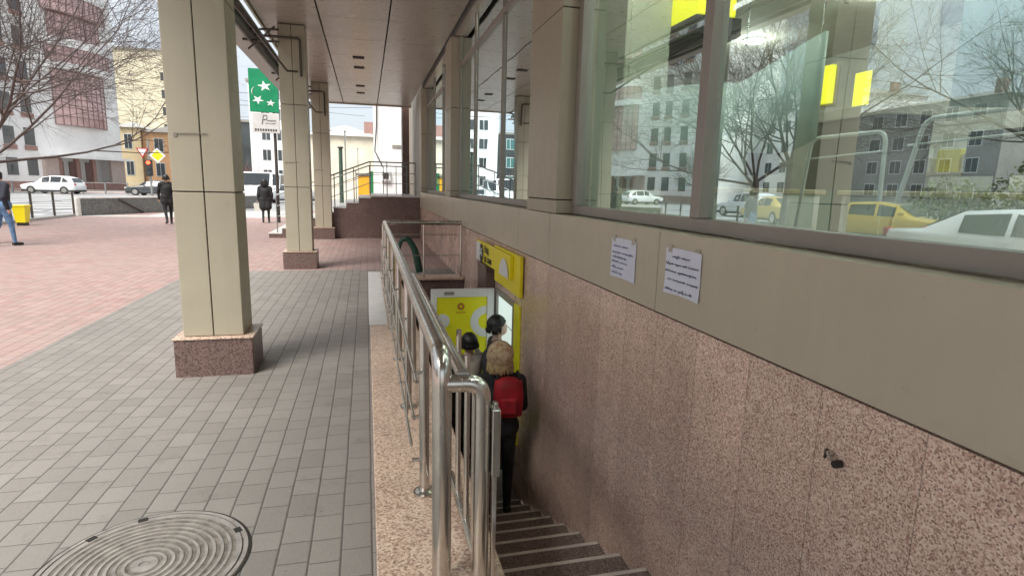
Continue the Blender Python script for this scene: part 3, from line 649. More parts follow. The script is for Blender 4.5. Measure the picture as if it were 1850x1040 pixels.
# ------------------------------------------------------------------ vegetation
m_bark = plain('bark', (.10, .08, .075), .9, 0, .3, 8)
m_bark2 = plain('reddish_twigs', (.22, .12, .11), .9, 0, .3, 8)
def tree(name, loc, H, label, seed, spread=.9, trunk_h=.28, mat=m_bark, levels=5, r0_=.16, group='bare street trees', bias=None, density=1.):
    rr = random.Random(seed); root = empty(name, loc, label, 'tree', group)
    tmb = MB(); cmb = MB(); T = H*trunk_h
    tp = []; x = y = 0
    for i in range(6): tp.append(Vector((x, y, T*i/5))); x += rr.uniform(-.04, .04); y += rr.uniform(-.04, .04)
    tmb.tube(tp, [r0_*(1.25-.4*i/5) if i else r0_*1.5 for i in range(6)], 12)
    tmb.build('trunk', mat, root)
    def br(p, d, L, r, lv):
        seg = 4 if lv < 3 else 3; pts = [p]; q = p; dd = d.copy()
        for i in range(seg):
            dd = (dd+Vector((rr.uniform(-1, 1), rr.uniform(-1, 1), rr.uniform(-.6, .9)))*.16+Vector((0, 0, .04 if lv < 3 else -.03))).normalized(); q = q+dd*(L/seg); pts.append(q)
        if pts[-1].z < 2.1: return
        cmb.tube(pts, [r*(1-.5*i/seg) for i in range(seg+1)], 7 if lv < 2 else (4 if lv < 4 else 3), cap=False)
        if lv >= levels: return
        k = int(rr.choice((3, 4, 4, 5) if lv < 3 else (4, 5, 6))*density)
        for i in range(k):
            t = rr.uniform(.25, 1); idx = min(seg-1, int(t*seg)); pp = pts[idx].lerp(pts[idx+1], t*seg-idx)
            ax = dd.orthogonal().normalized(); ax.rotate(Matrix.Rotation(rr.uniform(0, 6.28), 3, dd)); nd = dd.copy(); nd.rotate(Matrix.Rotation(rr.uniform(.35, 1.0), 3, ax))
            br(pp, nd.normalized(), L*rr.uniform(.5, .75), max(.0035, r*rr.uniform(.38, .52)), lv+1)
        br(pts[-1], dd, L*.7, r*.5, lv+1)
    nb = 7
    for i in range(nb):
        a = 2*math.pi*i/nb+rr.uniform(-.3, .3); e = rr.uniform(.3, 1.2); d = Vector((math.cos(a)*math.cos(e)*spread, math.sin(a)*math.cos(e)*spread, math.sin(e)))
        if bias: d += Vector(bias)*(i % 2)
        br(Vector((0, 0, T*rr.uniform(.75, 1)))+Vector((tp[-1].x, tp[-1].y, 0)), d.normalized(), (H-T)*rr.uniform(.38, .5), r0_*rr.uniform(.35, .55), 1)
    cmb.build('bare_crown', mat, root); return root
tree('bare_tree', (-8.6, 15.9, 0), 8.6, 'bare dark street tree at the left edge behind the man in jeans', 5, 1.15, .24, levels=5, bias=(.5, .2, -.3), density=1.0, r0_=.1)
tree('bare_tree', (-13.5, 20.5, 0), 10.5, 'second bare tree along the road, further left', 8, levels=5)
tree('bare_tree', (-17, 12.5, 0), 10, 'bare tree left of the pavement seen mirrored in the shop glass', 12, levels=5)
tree('bare_tree', (-34.6, 60, 0), 7.5, 'far bare tree before the white tower with pink glazing', 15, levels=4, density=1.2)
def shrub(loc, H, label, seed, mat, n=160, leaves=None):
    rr = random.Random(seed); root = empty('bare_shrub', loc, label, 'shrub', 'shrubs by the road'); m_ = MB()
    for i in range(n):
        a = rr.uniform(0, 6.28); e = rr.uniform(.5, 1.5); L = H*rr.uniform(.4, 1); p = Vector((rr.uniform(-.3, .3)*H, rr.uniform(-.3, .3)*H, 0)); pts = [p]
        d = Vector((math.cos(a)*math.cos(e), math.sin(a)*math.cos(e), math.sin(e)))
        for k in range(4): d = (d+Vector((rr.uniform(-1, 1), rr.uniform(-1, 1), rr.uniform(-1, 1)))*.25).normalized(); pts.append(pts[-1]+d*L/4)
        m_.tube(pts, [.03*H/3*(1-.2*k) for k in range(5)], 3, cap=False)
    m_.build('stems', mat, root)
    if leaves:
        lf = MB()
        for i in range(n*14):
            a = rr.uniform(0, 6.28); q = rr.random()**.5*H*.55; c = Vector((q*math.cos(a), q*math.sin(a), rr.uniform(.15, 1)*H*(1-.4*(q/(H*.55))**2))); s = .06*H/2
            u = Vector((rr.uniform(-1, 1), rr.uniform(-1, 1), rr.uniform(-1, 1))).normalized(); v = u.orthogonal().normalized()
            lf.add([c-u*s, c+v*s*.6, c+u*s, c-v*s*.6], [(0, 1, 2, 3)])
        lf.build('foliage', leaves, root)
shrub((-9.6, 50, 0), 3.6, 'tall reddish bare shrub far behind the woman in black', 2, m_bark2, 260)
shrub((-11.6, 52, 0), 2.6, 'dark bare shrub left of the reddish one', 4, m_bark, 260)
m_leaf = plain('olive_foliage', (.10, .13, .03), .7, 0, .4, 2)
for i, (x, y, h) in enumerate(((-19, 18.0, 2.6), (-22, 15.5, 3.2), (-25, 19, 3.4))):
    shrub((x, y, 0), h, ['low olive green bush across the road', 'taller olive bush across the road beside the low one', 'tallest olive bush nearest the yellow house'][i], 20+i, m_bark, 60, m_leaf)

# ------------------------------------------------------------------ buildings
m_wbld = plain('white_render', (.84, .83, .81), .7, 0, .12, .25)
m_pink = plain('pink_glazing', (.58, .38, .36), .15, 0, .3, .5, spec=.9)
m_brick = plain('rose_brick', (.34, .20, .17), .8, 0, .15, 1)
m_dfr = plain('dark_mullion', (.27, .17, .155), .5)
A = Vector((-34.18, 66, 0)); D = Vector((5.7, 14, 0)).normalized(); Nn = Vector((D.y, -D.x, 0))
wt = empty('white_tower', A, 'tall white building with curved pink glazed bays behind the bare branches', 'building')
MT = Matrix(((D.x, -Nn.x, 0, 0), (D.y, -Nn.y, 0, 0), (0, 0, 1, 0), (0, 0, 0, 1)))   # local: x along facade, -y outward
def tb(mb, name, mat): return mb.xf(MT).build(name, mat, wt)
tb(MB().box(-6, 15, 0, 12, 3.6, 40).box(-6, 6.2, 0, 12, 0, 3.6).box(13.4, 15, 0, 12, 0, 3.6).box(6.2, 13.4, 1.4, 12, 0, 3.6), 'wall', m_wbld)
tb(MB().box(-6, 15.1, -.12, -.002, 0, 1.0), 'plinth', m_brick)
m_rose = plain('rose_stone', (.5, .4, .36), .7)
for a, b in ((4.6, 6.19), (12.9, 14.9)): tb(MB().box(a, b, -.3, -.005, 1.0, 3.5), 'pier', m_rose)
tb(MB().box(4.4, 15, -1.2, -.002, 3.52, 3.8), 'porch_slab', m_wbld)
for i in range(3): tb(MB().box(6.9+i*2.1, 8.3+i*2.1, 1.3, 1.39, .2, 3.2), 'entrance_door', m_dfr)
for i in range(3): tb(MB().box(6.3+i*2.1, 6.7+i*2.1, -.2, .2, 0, 3.5), 'porch_column', m_brick)
def bayw(z0, z1, u0, u1, dep, mat, name, slab=True, nmul=10, nrow=3):
    n = 14; o = []; 
    for i in range(n+1):
        t = i/n; o.append((u0+(u1-u0)*t, -dep*math.sin(math.pi*t)**.6-.05))
    m_ = MB(); 
    for i in range(n): m_.quad((o[i][0], o[i][1], z0), (o[i+1][0], o[i+1][1], z0), (o[i+1][0], o[i+1][1], z1), (o[i][0], o[i][1], z1))
    m_.add([(a, b, z1) for a, b in o], [tuple(range(n+1))]); m_.add([(a, b, z0) for a, b in o], [tuple(range(n+1))[::-1]])
    tb(m_, name, mat)
    if nmul:
        f = MB()
        for i in range(nmul+1):
            t = i/nmul; u = u0+(u1-u0)*t; d = -dep*math.sin(math.pi*t)**.6-.1; f.box(u-.035, u+.035, d-.0, d+.06, z0, z1)
        for k in range(nrow+1):
            z = z0+(z1-z0)*k/nrow
            for i in range(n): 
                a, b = o[i], o[i+1]; f.tube([(a[0], a[1]-.04, z), (b[0], b[1]-.03, z)], .035, 4, cap=False)
        tb(f, 'glazing_bars', m_dfr)
bayw(7.0, 12.6, 6.6, 13.1, .5, m_pink, 'pink_window', nmul=9, nrow=6)
bayw(12.7, 13.35, 6.0, 14.2, 1.5, m_wbld, 'balcony_slab', nmul=0)
bayw(13.35, 14.95, 6.2, 14.1, 1.4, m_pink, 'pink_window', nmul=12, nrow=2)
bayw(14.95, 15.8, 6.0, 14.3, 1.6, m_wbld, 'balcony_slab', nmul=0)
bayw(15.8, 18.3, 6.8, 13.1, .5, m_pink, 'pink_window', nmul=9, nrow=3)
bayw(18.4, 20.1, 6.2, 14.0, 1.4, m_pink, 'pink_window', nmul=12, nrow=2)
bayw(20.1, 20.8, 6.0, 14.2, 1.6, m_wbld, 'balcony_slab', nmul=0)
bayw(20.8, 24.5, 6.8, 13.1, .5, m_pink, 'pink_window', nmul=9, nrow=3)
for zz in (1.6, 4.6, 7.8, 11.0, 14.2, 17.4, 20.6):
    for uu in (-4.5, -1.8, .9, 3.0):
        tb(MB().box(uu, uu+1.1, -.04, .05, zz, zz+1.7), 'window', m_dglass if uu > -3 else m_pink)
        if zz > 4: tb(MB().box(uu-.1, uu+1.2, -.12, -.045, zz-.5, zz-.05), 'spandrel', m_brick)

def block(name, x0, x1, y0, y1, H, mat, label, faces='sE', floors=4, wstep=2.4, ww_=1.1, roofm=None, gable=0, cat='building', group=None, base=1.2, wm=None, chim=0, lvl=0):
    b = empty(name, ((x0+x1)/2, (y0+y1)/2, 0), label, cat, group); cx_, cy_ = (x0+x1)/2, (y0+y1)/2
    hx, hy = (x1-x0)/2, (y1-y0)/2
    MB().box(-hx, hx, -hy, hy, 0, H).build('wall', mat, b)
    rm = roofm or m_frame
    if gable:
        e = .35; m_ = MB()
        if gable > 0: m_.add([(-hx-e, -hy-e, H), (hx+e, -hy-e, H), (hx+e, hy+e, H), (-hx-e, hy+e, H), (0, 0, H+gable)], [(0, 1, 4), (1, 2, 4), (2, 3, 4), (3, 0, 4), (0, 3, 2, 1)])
        rf = m_.build('roof', rm, b)
    else: rf = MB().box(-hx-.2, hx+.2, -hy-.2, hy+.2, H+.002, H+.3).build('roof', rm, b)
    for k in range(chim):
        MB().bbox(-hx*.6+k*hx*1.35-.45, -hx*.6+k*hx*1.35+.45, -hy*.7-.3, -hy*.7+.3, H-.1, H+1.2+gable*.25, .02).build('chimney', m_brick, rf)
    fh = (H-base)/floors; g_ = wm or m_dglass
    for fl in range(floors):
        zb = base+fl*fh+fh*.22; zt = zb+fh*.52
        if 's' in faces:
            k = int((2*hx-1)/wstep)
            for i in range(k):
                xx = -hx+(2*hx-k*wstep)/2+wstep*(i+.5); wf = MB().box(xx-ww_/2-.08, xx+ww_/2+.08, -hy-.04, -hy-.003, zb-.08, zt+.08).build('window', m_white, b)
                MB().box(xx-ww_/2, xx-.03, -hy-.06, -hy-.042, zb, zt).box(xx+.03, xx+ww_/2, -hy-.06, -hy-.042, zb, zt).build('pane', g_, wf)
        if 'E' in faces:
            k = int((2*hy-1)/wstep)
            for i in range(k):
                yy = -hy+(2*hy-k*wstep)/2+wstep*(i+.5); wf = MB().box(hx+.003, hx+.04, yy-ww_/2-.08, yy+ww_/2+.08, zb-.08, zt+.08).build('window', m_white, b)
                MB().box(hx+.042, hx+.06, yy-ww_/2, yy-.03, zb, zt).box(hx+.042, hx+.06, yy+.03, yy+ww_/2, zb, zt).build('pane', g_, wf)
    return b
m_bt = plain('beige_brick', (.66, .60, .44), .85, 0, .1, .8); m_or = plain('orange_render', (.72, .42, .22), .85, 0, .12, .5); m_ye = plain('yellow_render', (.70, .56, .34), .85, 0, .1, .5)
m_cr = plain('cream_stone', (.72, .64, .50), .85, 0, .14, .7); m_tin = plain('tin_roof', (.55, .54, .5), .5, .1, .1, .5); m_gb = plain('grey_render', (.35, .34, .32), .85, 0, .2, .4)
bt = block('beige_tower', -48, -33, 120, 136, 24, m_bt, 'plain beige high rise with a blank side wall left of the near column', faces='', floors=7)
for k in range(6): MB().box(4.9+.0, 5.7, -8.06, -8.003, 4+3*k, 5.4+3*k).build('window', m_dglass, bt)
block('yellow_house', -36.5, -31.4, 95, 106, 8.7, m_ye, 'low yellow house with paired windows under the beige tower', floors=2, faces='s', wstep=1.9, ww_=.9, gable=1.2, roofm=m_tin)
block('orange_house', -31.3, -20, 95.5, 106, 8.2, m_or, 'orange rendered house behind the traffic light', floors=2, faces='s', gable=2.2, roofm=m_frame)
block('cream_house', -5.3, 1.15, 60, 70, 6.15, m_cr, 'cream stone building with a pale hipped roof and brick chimneys beyond the arcade', floors=1, faces='', gable=1.5, roofm=m_tin, chim=2)
block('grey_apartments', -13.2, -8.0, 75, 84, 13, m_wbld, 'pale apartment block behind the banner', floors=5, faces='s', wstep=1.7, ww_=.9)
block('glass_office', -22, -14.2, 82, 92, 9, m_dglass, 'dark teal glass office block left of the bank banner', floors=3, faces='s', wm=plain('teal_glass', (.08, .2, .2), .2))
wc = empty('white_corner_building', (1.5, 30, 0), 'white corner building with cables and a wall unit beyond the platform', 'building')
MB().box(-.95, 4, 0, 12, 0, 9).build('wall', m_wbld, wc); MB().bbox(-.75, -.3, -.22, -.002, 1.75, 2.25, .02).build('air_conditioner', plain('ac_white', (.6, .6, .58), .5), wc)
MB().box(-.66, -.4, -.235, -.222, 1.85, 2.15).build('grille', m_dsteel, wc); MB().tube([(-.9, -.05, 9), (-.95, -.08, 4.5), (-1.05, -.1, 3.2), (-.7, -.05, 2.5)], .03, 5).build('cable', m_dsteel, wc)
MB().bbox(-.99, 4, -.06, -.002, 0, .6, .01).build('plinth', m_gran_grey, wc); MB().box(-.2, .9, -.05, -.003, 3.4, 3.55).build('ledge', m_frame, wc)
# street line across the road, seen mirrored in the shop glass
specs = [(-75, -58, -12, 2, 8, m_gb, 3, 'grey three storey house across the road, southern one'), (-76, -60, 4, 24, 9.2, m_gb, 4, 'grey four storey house across the road'), (-70, -56, 26, 38, 7.5, m_ye, 3, 'ochre three storey house across the road'), (-66, -50, 39, 54, 10.5, m_gb, 4, 'long grey house across the road beside the ochre one'), (-60, -44, 55.5, 64, 13, m_wbld, 5, 'white five storey house next to the white tower'), (-44, -30, -24, -7, 11, m_cr, 3, 'cream house across the road behind the camera')]
for x0, x1, y0, y1, H, mt, fl, lb in specs: block('street_house', x0, x1, y0, y1, H, mt, lb, faces='E', floors=fl, gable=1.8, roofm=m_frame, chim=2, group='houses across the road', wstep=2.6)

# ------------------------------------------------------------------ vehicles
def car(name, loc, rz, paint, label, kind='suv', group='cars on the road'):
    c = empty(name, loc, label, 'van' if kind == 'van' else 'car', group, rz)
    if kind == 'suv': prof = [(-2.3, .45, .95, .95), (-2.22, .35, 1.0, 1.0), (-1.9, .3, 1.02, 1.45), (-1.2, .28, 1.0, 1.62), (-.2, .28, .98, 1.63), (.5, .28, .97, 1.5), (1.05, .28, .96, 1.02), (1.7, .3, .9, .92), (2.15, .33, .78, .78), (2.3, .42, .62, .62)]; L = 2.3
    elif kind == 'sedan': prof = [(-2.25, .45, .85, .85), (-2.15, .33, .95, .96), (-1.6, .28, .95, 1.0), (-.95, .26, .92, 1.38), (-.1, .26, .9, 1.44), (.45, .26, .9, 1.34), (1.05, .26, .88, .93), (1.7, .28, .82, .84), (2.15, .32, .7, .7), (2.27, .4, .55, .55)]; L = 2.27
    else: prof = [(-2.6, .45, 1.2, 1.2), (-2.58, .35, 1.25, 2.1), (-2.0, .3, 1.25, 2.25), (.6, .3, 1.2, 2.25), (1.2, .3, 1.15, 2.05), (1.75, .3, 1.1, 1.2), (2.3, .33, .95, .97), (2.5, .42, .6, .6)]; L = 2.6
    W = .92; n = len(prof); vs = []; ring_ = 10
    for i, (y, zb, zs_, zt) in enumerate(prof):
        k = (1 if 0 < i < n-1 else .86)*W; tw = k*.72 if zt > zs_+.12 else k*.9
        vs += [(-k*.9, y, zb), (-k, y, zb+.15), (-k, y, zs_-.08), (-k*.96, y, zs_), (-tw, y, zt-.03), (tw, y, zt-.03) if False else (-tw*.7, y, zt), (tw*.7, y, zt), (tw, y, zt-.03), (k*.96, y, zs_), (k, y, zs_-.08), (k, y, zb+.15), (k*.9, y, zb)]
    m_ = 12
    fs = [(i*m_+j, i*m_+(j+1) % m_, (i+1)*m_+(j+1) % m_, (i+1)*m_+j) for i in range(n-1) for j in range(m_)]
    fs += [tuple(range(m_))[::-1], tuple((n-1)*m_+j for j in range(m_))]
    b = MB().add(vs, fs, 0, True); o = b.build('body', paint, c)
    cab = [(y, zs_, zt) for y, zb, zs_, zt in prof if zt > zs_+.1]
    k0 = [i for i, p in enumerate(prof) if p[3] > p[2]+.12]
    for sx in (-1, 1):
        g_ = MB()
        for a, b_ in zip(k0[:-1], k0[1:]):
            if kind == 'van' and a < 3 and sx: pass
            q = []
            ya, yb_ = prof[a], prof[b_]
            for (y, zb, zs_, zt), t in ((ya, .06), (yb_, .94)):
                yy = ya[0]+(yb_[0]-ya[0])*t; z_s = ya[2]+(yb_[2]-ya[2])*t; z_t = ya[3]+(yb_[3]-ya[3])*t; q.append((yy, z_s, z_t))
            xl = lambda f: sx*(W*.96+(W*.72-W*.96)*f+.014)
            g_.quad((xl(.1), q[0][0], q[0][1]+.05), (xl(.1), q[1][0], q[1][1]+.05), (xl(.88), q[1][0], q[1][2]-.08), (xl(.88), q[0][0], q[0][2]-.08))
        g_.build('side_glass', m_carglass, c)
    def cross(ia, ib, nm):
        a, b_ = prof[ia], prof[ib]; q = MB()
        f = lambda t: (a[0]+(b_[0]-a[0])*t, a[3]+(b_[3]-a[3])*t+.015)
        y0_, z0_ = f(.06); y1_, z1_ = f(.92); q.quad((-.62, y0_, z0_), (.62, y0_, z0_), (.78 if ib > ia else .6, y1_, z1_), (-.78, y1_, z1_)); q.build(nm, m_carglass, c)
    cross(k0[-1], k0[-1]+1, 'windscreen'); cross(k0[0], k0[0]-1, 'rear_window')
    for sx in (-1, 1):
        for wy in (-L*.6, L*.6):
            wr = .35; mm = MB().tube([(sx*(W-.16), wy, wr), (sx*(W+.012), wy, wr)], wr, 24); wh = mm.build('wheel', plain('tyre', (.02, .02, .02), .8) if 't' not in _M else _M['t'], c); _M.setdefault('t', wh.data.materials[0])
            MB().tube([(sx*(W+.0), wy, wr), (sx*(W+.02), wy, wr)], wr*.62, 12).build('rim', m_steel, wh)
        MB().bbox(sx*.72-.14, sx*.72+.14, L-.2, L-.02, .62, .74, .02).build('headlight', m_white, c)
        MB().bbox(sx*.76-.1, sx*.76+.1, -L-.015, -L+.1, .8, .98, .02).build('tail_light', m_red_l, c)
        MB().bbox(sx*(W+.1)-.08, sx*(W+.1)+.08, .55, .7, 1.0, 1.12, .02).build('mirror', paint, c)
    MB().bbox(-.86, .86, -L+.02, L-.06, .2, .36, .02).build('underbody', m_blk, c)
    return c
_M = {}
m_red_l = plain('red_lens', (.4, .02, .02), .3)
def paint(nm, c): 
    m_ = plain(nm, c, .3, 0, .05, 1); m_.node_tree.nodes['Principled BSDF'].inputs['Coat Weight'].default_value = .6 if 'Principled BSDF' in m_.node_tree.nodes else 0; return m_
p_w = paint('white_car_paint', (.72, .73, .74)); p_k = paint('dark_car_paint', (.04, .045, .05)); p_y = paint('yellow_car_paint', (.65, .45, .03)); p_s = paint('silver_car_paint', (.4, .42, .44))
car('parked_car', (-27.7, 61.5, 0), R(82), p_w, 'white suv driving past the white tower')
car('parked_car', (-19.3, 61, 0), R(85), p_k, 'dark car half hidden behind the man in black', 'sedan')
car('white_van', (-8.6, 47, 0), R(80), p_w, 'white van on the road behind the woman in black', 'van')
car('parked_car', (-6.0, 46.5, 0), R(95), p_s, 'silver car next to the white van', 'sedan')
car('parked_car', (-8.6, 7.9, 0), R(165), p_w, 'white car by the kerb mirrored at the lower right of the shop window', 'sedan')
car('parked_car', (-14.5, 16.6, .0), R(150), p_y, 'yellow car across from the shop, nearest of the two', 'sedan')
car('parked_car', (-17.5, 26, 0), R(10), p_y, 'yellow car further up the road', 'sedan')
car('parked_car', (-18.5, 10, 0), R(20), p_k, 'dark sedan parked across the road', 'sedan')
car('parked_car', (-21, 33, 0), R(0), p_w, 'white car on the road beyond the yellow one', 'suv')

# ------------------------------------------------------------------ street furniture
def fence(a, b, n, h, label, mat=m_dsteel, rails=3, r=.03):
    f = empty('road_fence', (a[0], a[1], 0), label, 'fence', 'fences by the road'); a = Vector((*a, 0)); b = Vector((*b, 0)); d = b-a
    for i in range(n+1):
        p = d*i/n; MB().box(p.x-r, p.x+r, p.y-r, p.y+r, 0, h).build('post', mat, f)
    for k in range(rails): z = h*(.3+.65*k/max(1, rails-1)); MB().tube([(0, 0, z), (d.x, d.y, z)], r*.35, 6).build('rail', m_rail2, f)
fence((-11.6, 21.0), (-11.6, 27.1), 4, 1.05, 'dark post fence between pavement and road near the yellow bin')
fence((-34, 63.8), (-17, 64.2), 9, 1.1, 'far railing in front of the white tower', m_rail2, 2, .06)
gw = empty('underpass_wall', (-11.5, 27.3, 0), 'low grey granite wall round the underpass entrance', 'wall')
a = Vector((-11.45, 27.3, 0)); b = Vector((-6.1, 37.6, 0)); dd = (b-a); L = dd.length; ang = math.atan2(dd.y, dd.x)
gw.location = a; gw.rotation_euler = (0, 0, ang)
MB().box(0, L, -.0, .3, 0, .7).build('wall_face', m_gran_grey, gw); MB().bbox(-.05, L, -.04, .34, .7, .76, .01).build('coping', m_marble, gw)
MB().bbox(-.08, -.001, -.05, .35, 0, .7, .01).build('end_pier', m_marble, gw)
MB().tube([(1.8, -.06, .66), (3.0, -.06, .05)], .035, 6).build('handrail', m_dsteel, gw)
tb_ = empty('litter_bin', (-10.75, 21.7, 0), 'yellow litter bin on the pavement beside the man in jeans', 'bin'); tb_.scale = (.6, .7, .9)
MB().add([(-.22, -.18, .12), (.22, -.18, .12), (.22, .18, .12), (-.22, .18, .12), (-.3, -.24, .68), (.3, -.24, .68), (.3, .24, .68), (-.3, .24, .68)], [(3, 2, 1, 0), (0, 1, 5, 4), (1, 2, 6, 5), (2, 3, 7, 6), (3, 0, 4, 7)]).build('tub', m_yel2, tb_)
MB().bbox(-.33, .33, -.27, .27, .68, .74, .02).build('lid', m_yel2, tb_); MB().bbox(-.2, .2, -.15, .15, 0, .12, .01).build('foot', m_blk, tb_)
# bank banner pylon
bk = empty('bank_sign', (-3.66, 24, 0), 'tall bank sign with green square, white stars and pale banner beneath', 'sign')
MB().bbox(-.52, .5, -.06, .06, 4.16, 5.72, .01).build('green_panel', plain('bank_green', (.0, .22, .09), .4), bk)
MB().bbox(-.46, .5, -.05, .05, 3.4, 4.13, .01).build('pale_banner', plain('banner_grey', (.55, .55, .54), .6), bk)
MB().tube([(.3, .1, 0), (.3, .1, 5.6)], .06, 10).build('pole', m_dsteel, bk)
def star(cx_, cz_, r, rot, y=-.066, stretch=1.3):
    p = []
    for i in range(10):
        q = rot+math.pi*i/5; rr_ = r if i % 2 == 0 else r*.38; p.append((cx_+rr_*math.cos(q)*stretch, y, cz_+rr_*math.sin(q)))
    return MB().add(p, [tuple(range(10))])
for s in ((0.03, 5.1, .2, .5), (-.22, 4.6, .17, 1.0), (.22, 4.5, .13, .2), (.38, 5.36, .1, .3)): star(*s).build('white_star', m_white, bk)
mb = MB(); mb.tube([(-.2+.22*math.cos(t), -.068, 4.86+.24*math.sin(t)) for t in [2.2+i*.12 for i in range(12)]], [.004+.012*math.sin(math.pi*i/11) for i in range(12)], 4); mb.build('star_trail', m_white, bk)
mb = MB(); mb.tube([(-.12, -.06, 3.72), (-.06, -.06, 4.05), (.06, -.06, 4.05), (.06, -.06, 3.92), (-.07, -.06, 3.88)], .012, 4)
mb.tube([(.06+i*.03, -.06, 3.86+.02*math.sin(i*2.2)) for i in range(12)], .009, 4); mb.tube([(.0+i*.04, -.06, 3.76+.004*math.sin(i)) for i in range(10)], .006, 4); mb.build('script_lettering', m_dsteel, bk)
mb = MB(); 
for i in range(9): mb.box(-.38+i*.09, -.38+i*.09+.06, -.056, -.051, 3.47, 3.55)
mb.build('small_lettering', m_dsteel, bk)
# traffic signs and light
tl = empty('traffic_light', (-14.45, 45, 0), 'traffic light pole with lit red lamp and give way and priority road signs', 'traffic light')
MB().tube([(0, 0, 0), (0, 0, 4.2)], .07, 10).build('pole', m_rail2, tl)
MB().bbox(-.2, .2, -.25, -.02, 1.75, 2.85, .03).build('signal_housing', m_blk, tl)
for k, (cz, mt) in enumerate(((2.65, emit('red_lamp', (1, .06, .02), 3.5)), (2.3, m_dglass), (1.97, m_dglass))):
    MB().tube([(0, -.25, cz), (0, -.29, cz)], .12, 16).build('lamp', mt, tl)
MB().add([(-.75, -.1, 3.62), (.05, -.1, 3.62), (-.35, -.1, 2.95), (-.75, -.06, 3.62), (.05, -.06, 3.62), (-.35, -.06, 2.95)], [(0, 1, 2), (5, 4, 3), (0, 3, 4, 1), (1, 4, 5, 2), (2, 5, 3, 0)]).build('give_way_sign', m_red_l, tl)
MB().add([(-.62, -.104, 3.55), (-.08, -.104, 3.55), (-.35, -.104, 3.1)], [(0, 1, 2)]).build('give_way_face', m_white, tl)
def dia(r, y, nm, mt): MB().prism([(.55-r, 3.15), (.55, 3.15-r), (.55+r, 3.15), (.55, 3.15+r)], y, y+.02, 'y').build(nm, mt, tl)
dia(.5, -.1, 'priority_sign', m_white); dia(.36, -.125, 'priority_face', m_yel2)
bb = empty('red_kiosk', (-16.2, 62.5, 0), 'red and white striped kiosk behind the traffic light', 'kiosk')
MB().box(-2, 3.2, 0, 2, 0, 2.2).build('wall', m_wbld, bb)
for i in range(3): MB().box(-2.1, 3.3, -.1, -.003, 2.2+.35*i-.6, 2.4+.35*i-.6).build('stripe', m_red_l, bb)
MB().box(-1.6, -.6, -.05, -.003, .4, 1.5).build('window', m_dglass, bb)
# poles, kiosks beyond the platform
ko = empty('orange_kiosk', (-.1, 27, 0), 'small yellow and green kiosk beyond the platform railing', 'kiosk')
MB().box(-.25, .3, 0, .7, 0, 1.95).build('body', plain('orange_plastic', (.8, .42, .03), .5), ko); MB().box(.302, .42, 0, .7, 0, 2.15).build('green_side', plain('kiosk_green', (.02, .2, .08), .5), ko); MB().box(-.35, .3, -.05, .75, 1.95, 2.05).build('roof', m_rail2, ko)
for (x, y, h, r, lb) in ((-1.0, 25, 3.0, .08, 'thick dark green post beyond the platform railing'), (-1.1, 34, 4.4, .04, 'thin grey pole behind the thick green post'), (-.45, 36, 3.6, .025, 'thinnest short pole near the yellow kiosk'), (-16, 30, 9, .09, 'tall grey street lamp pole on the road'), (-12.6, 10.2, 9, .1, 'tall lamp pole left of the pavement, mirrored in the glass')):
    p = empty('street_pole', (x, y, 0), lb, 'pole', 'poles along the street'); MB().tube([(0, 0, 0), (0, 0, h)], [r*1.2, r], 10).build('shaft', plain('pole_green', (.05, .1, .07), .5) if h == 3.0 else m_rail2, p)
    MB().disc((0, 0), r*1.5, h, h+.06, 12).build('cap', m_dsteel, p)
    if h == 9: MB().tube([(0, 0, 8.9), (.8, 0, 9.3), (1.6, 0, 9.35)], .04, 6).build('lamp_arm', m_rail2, p)

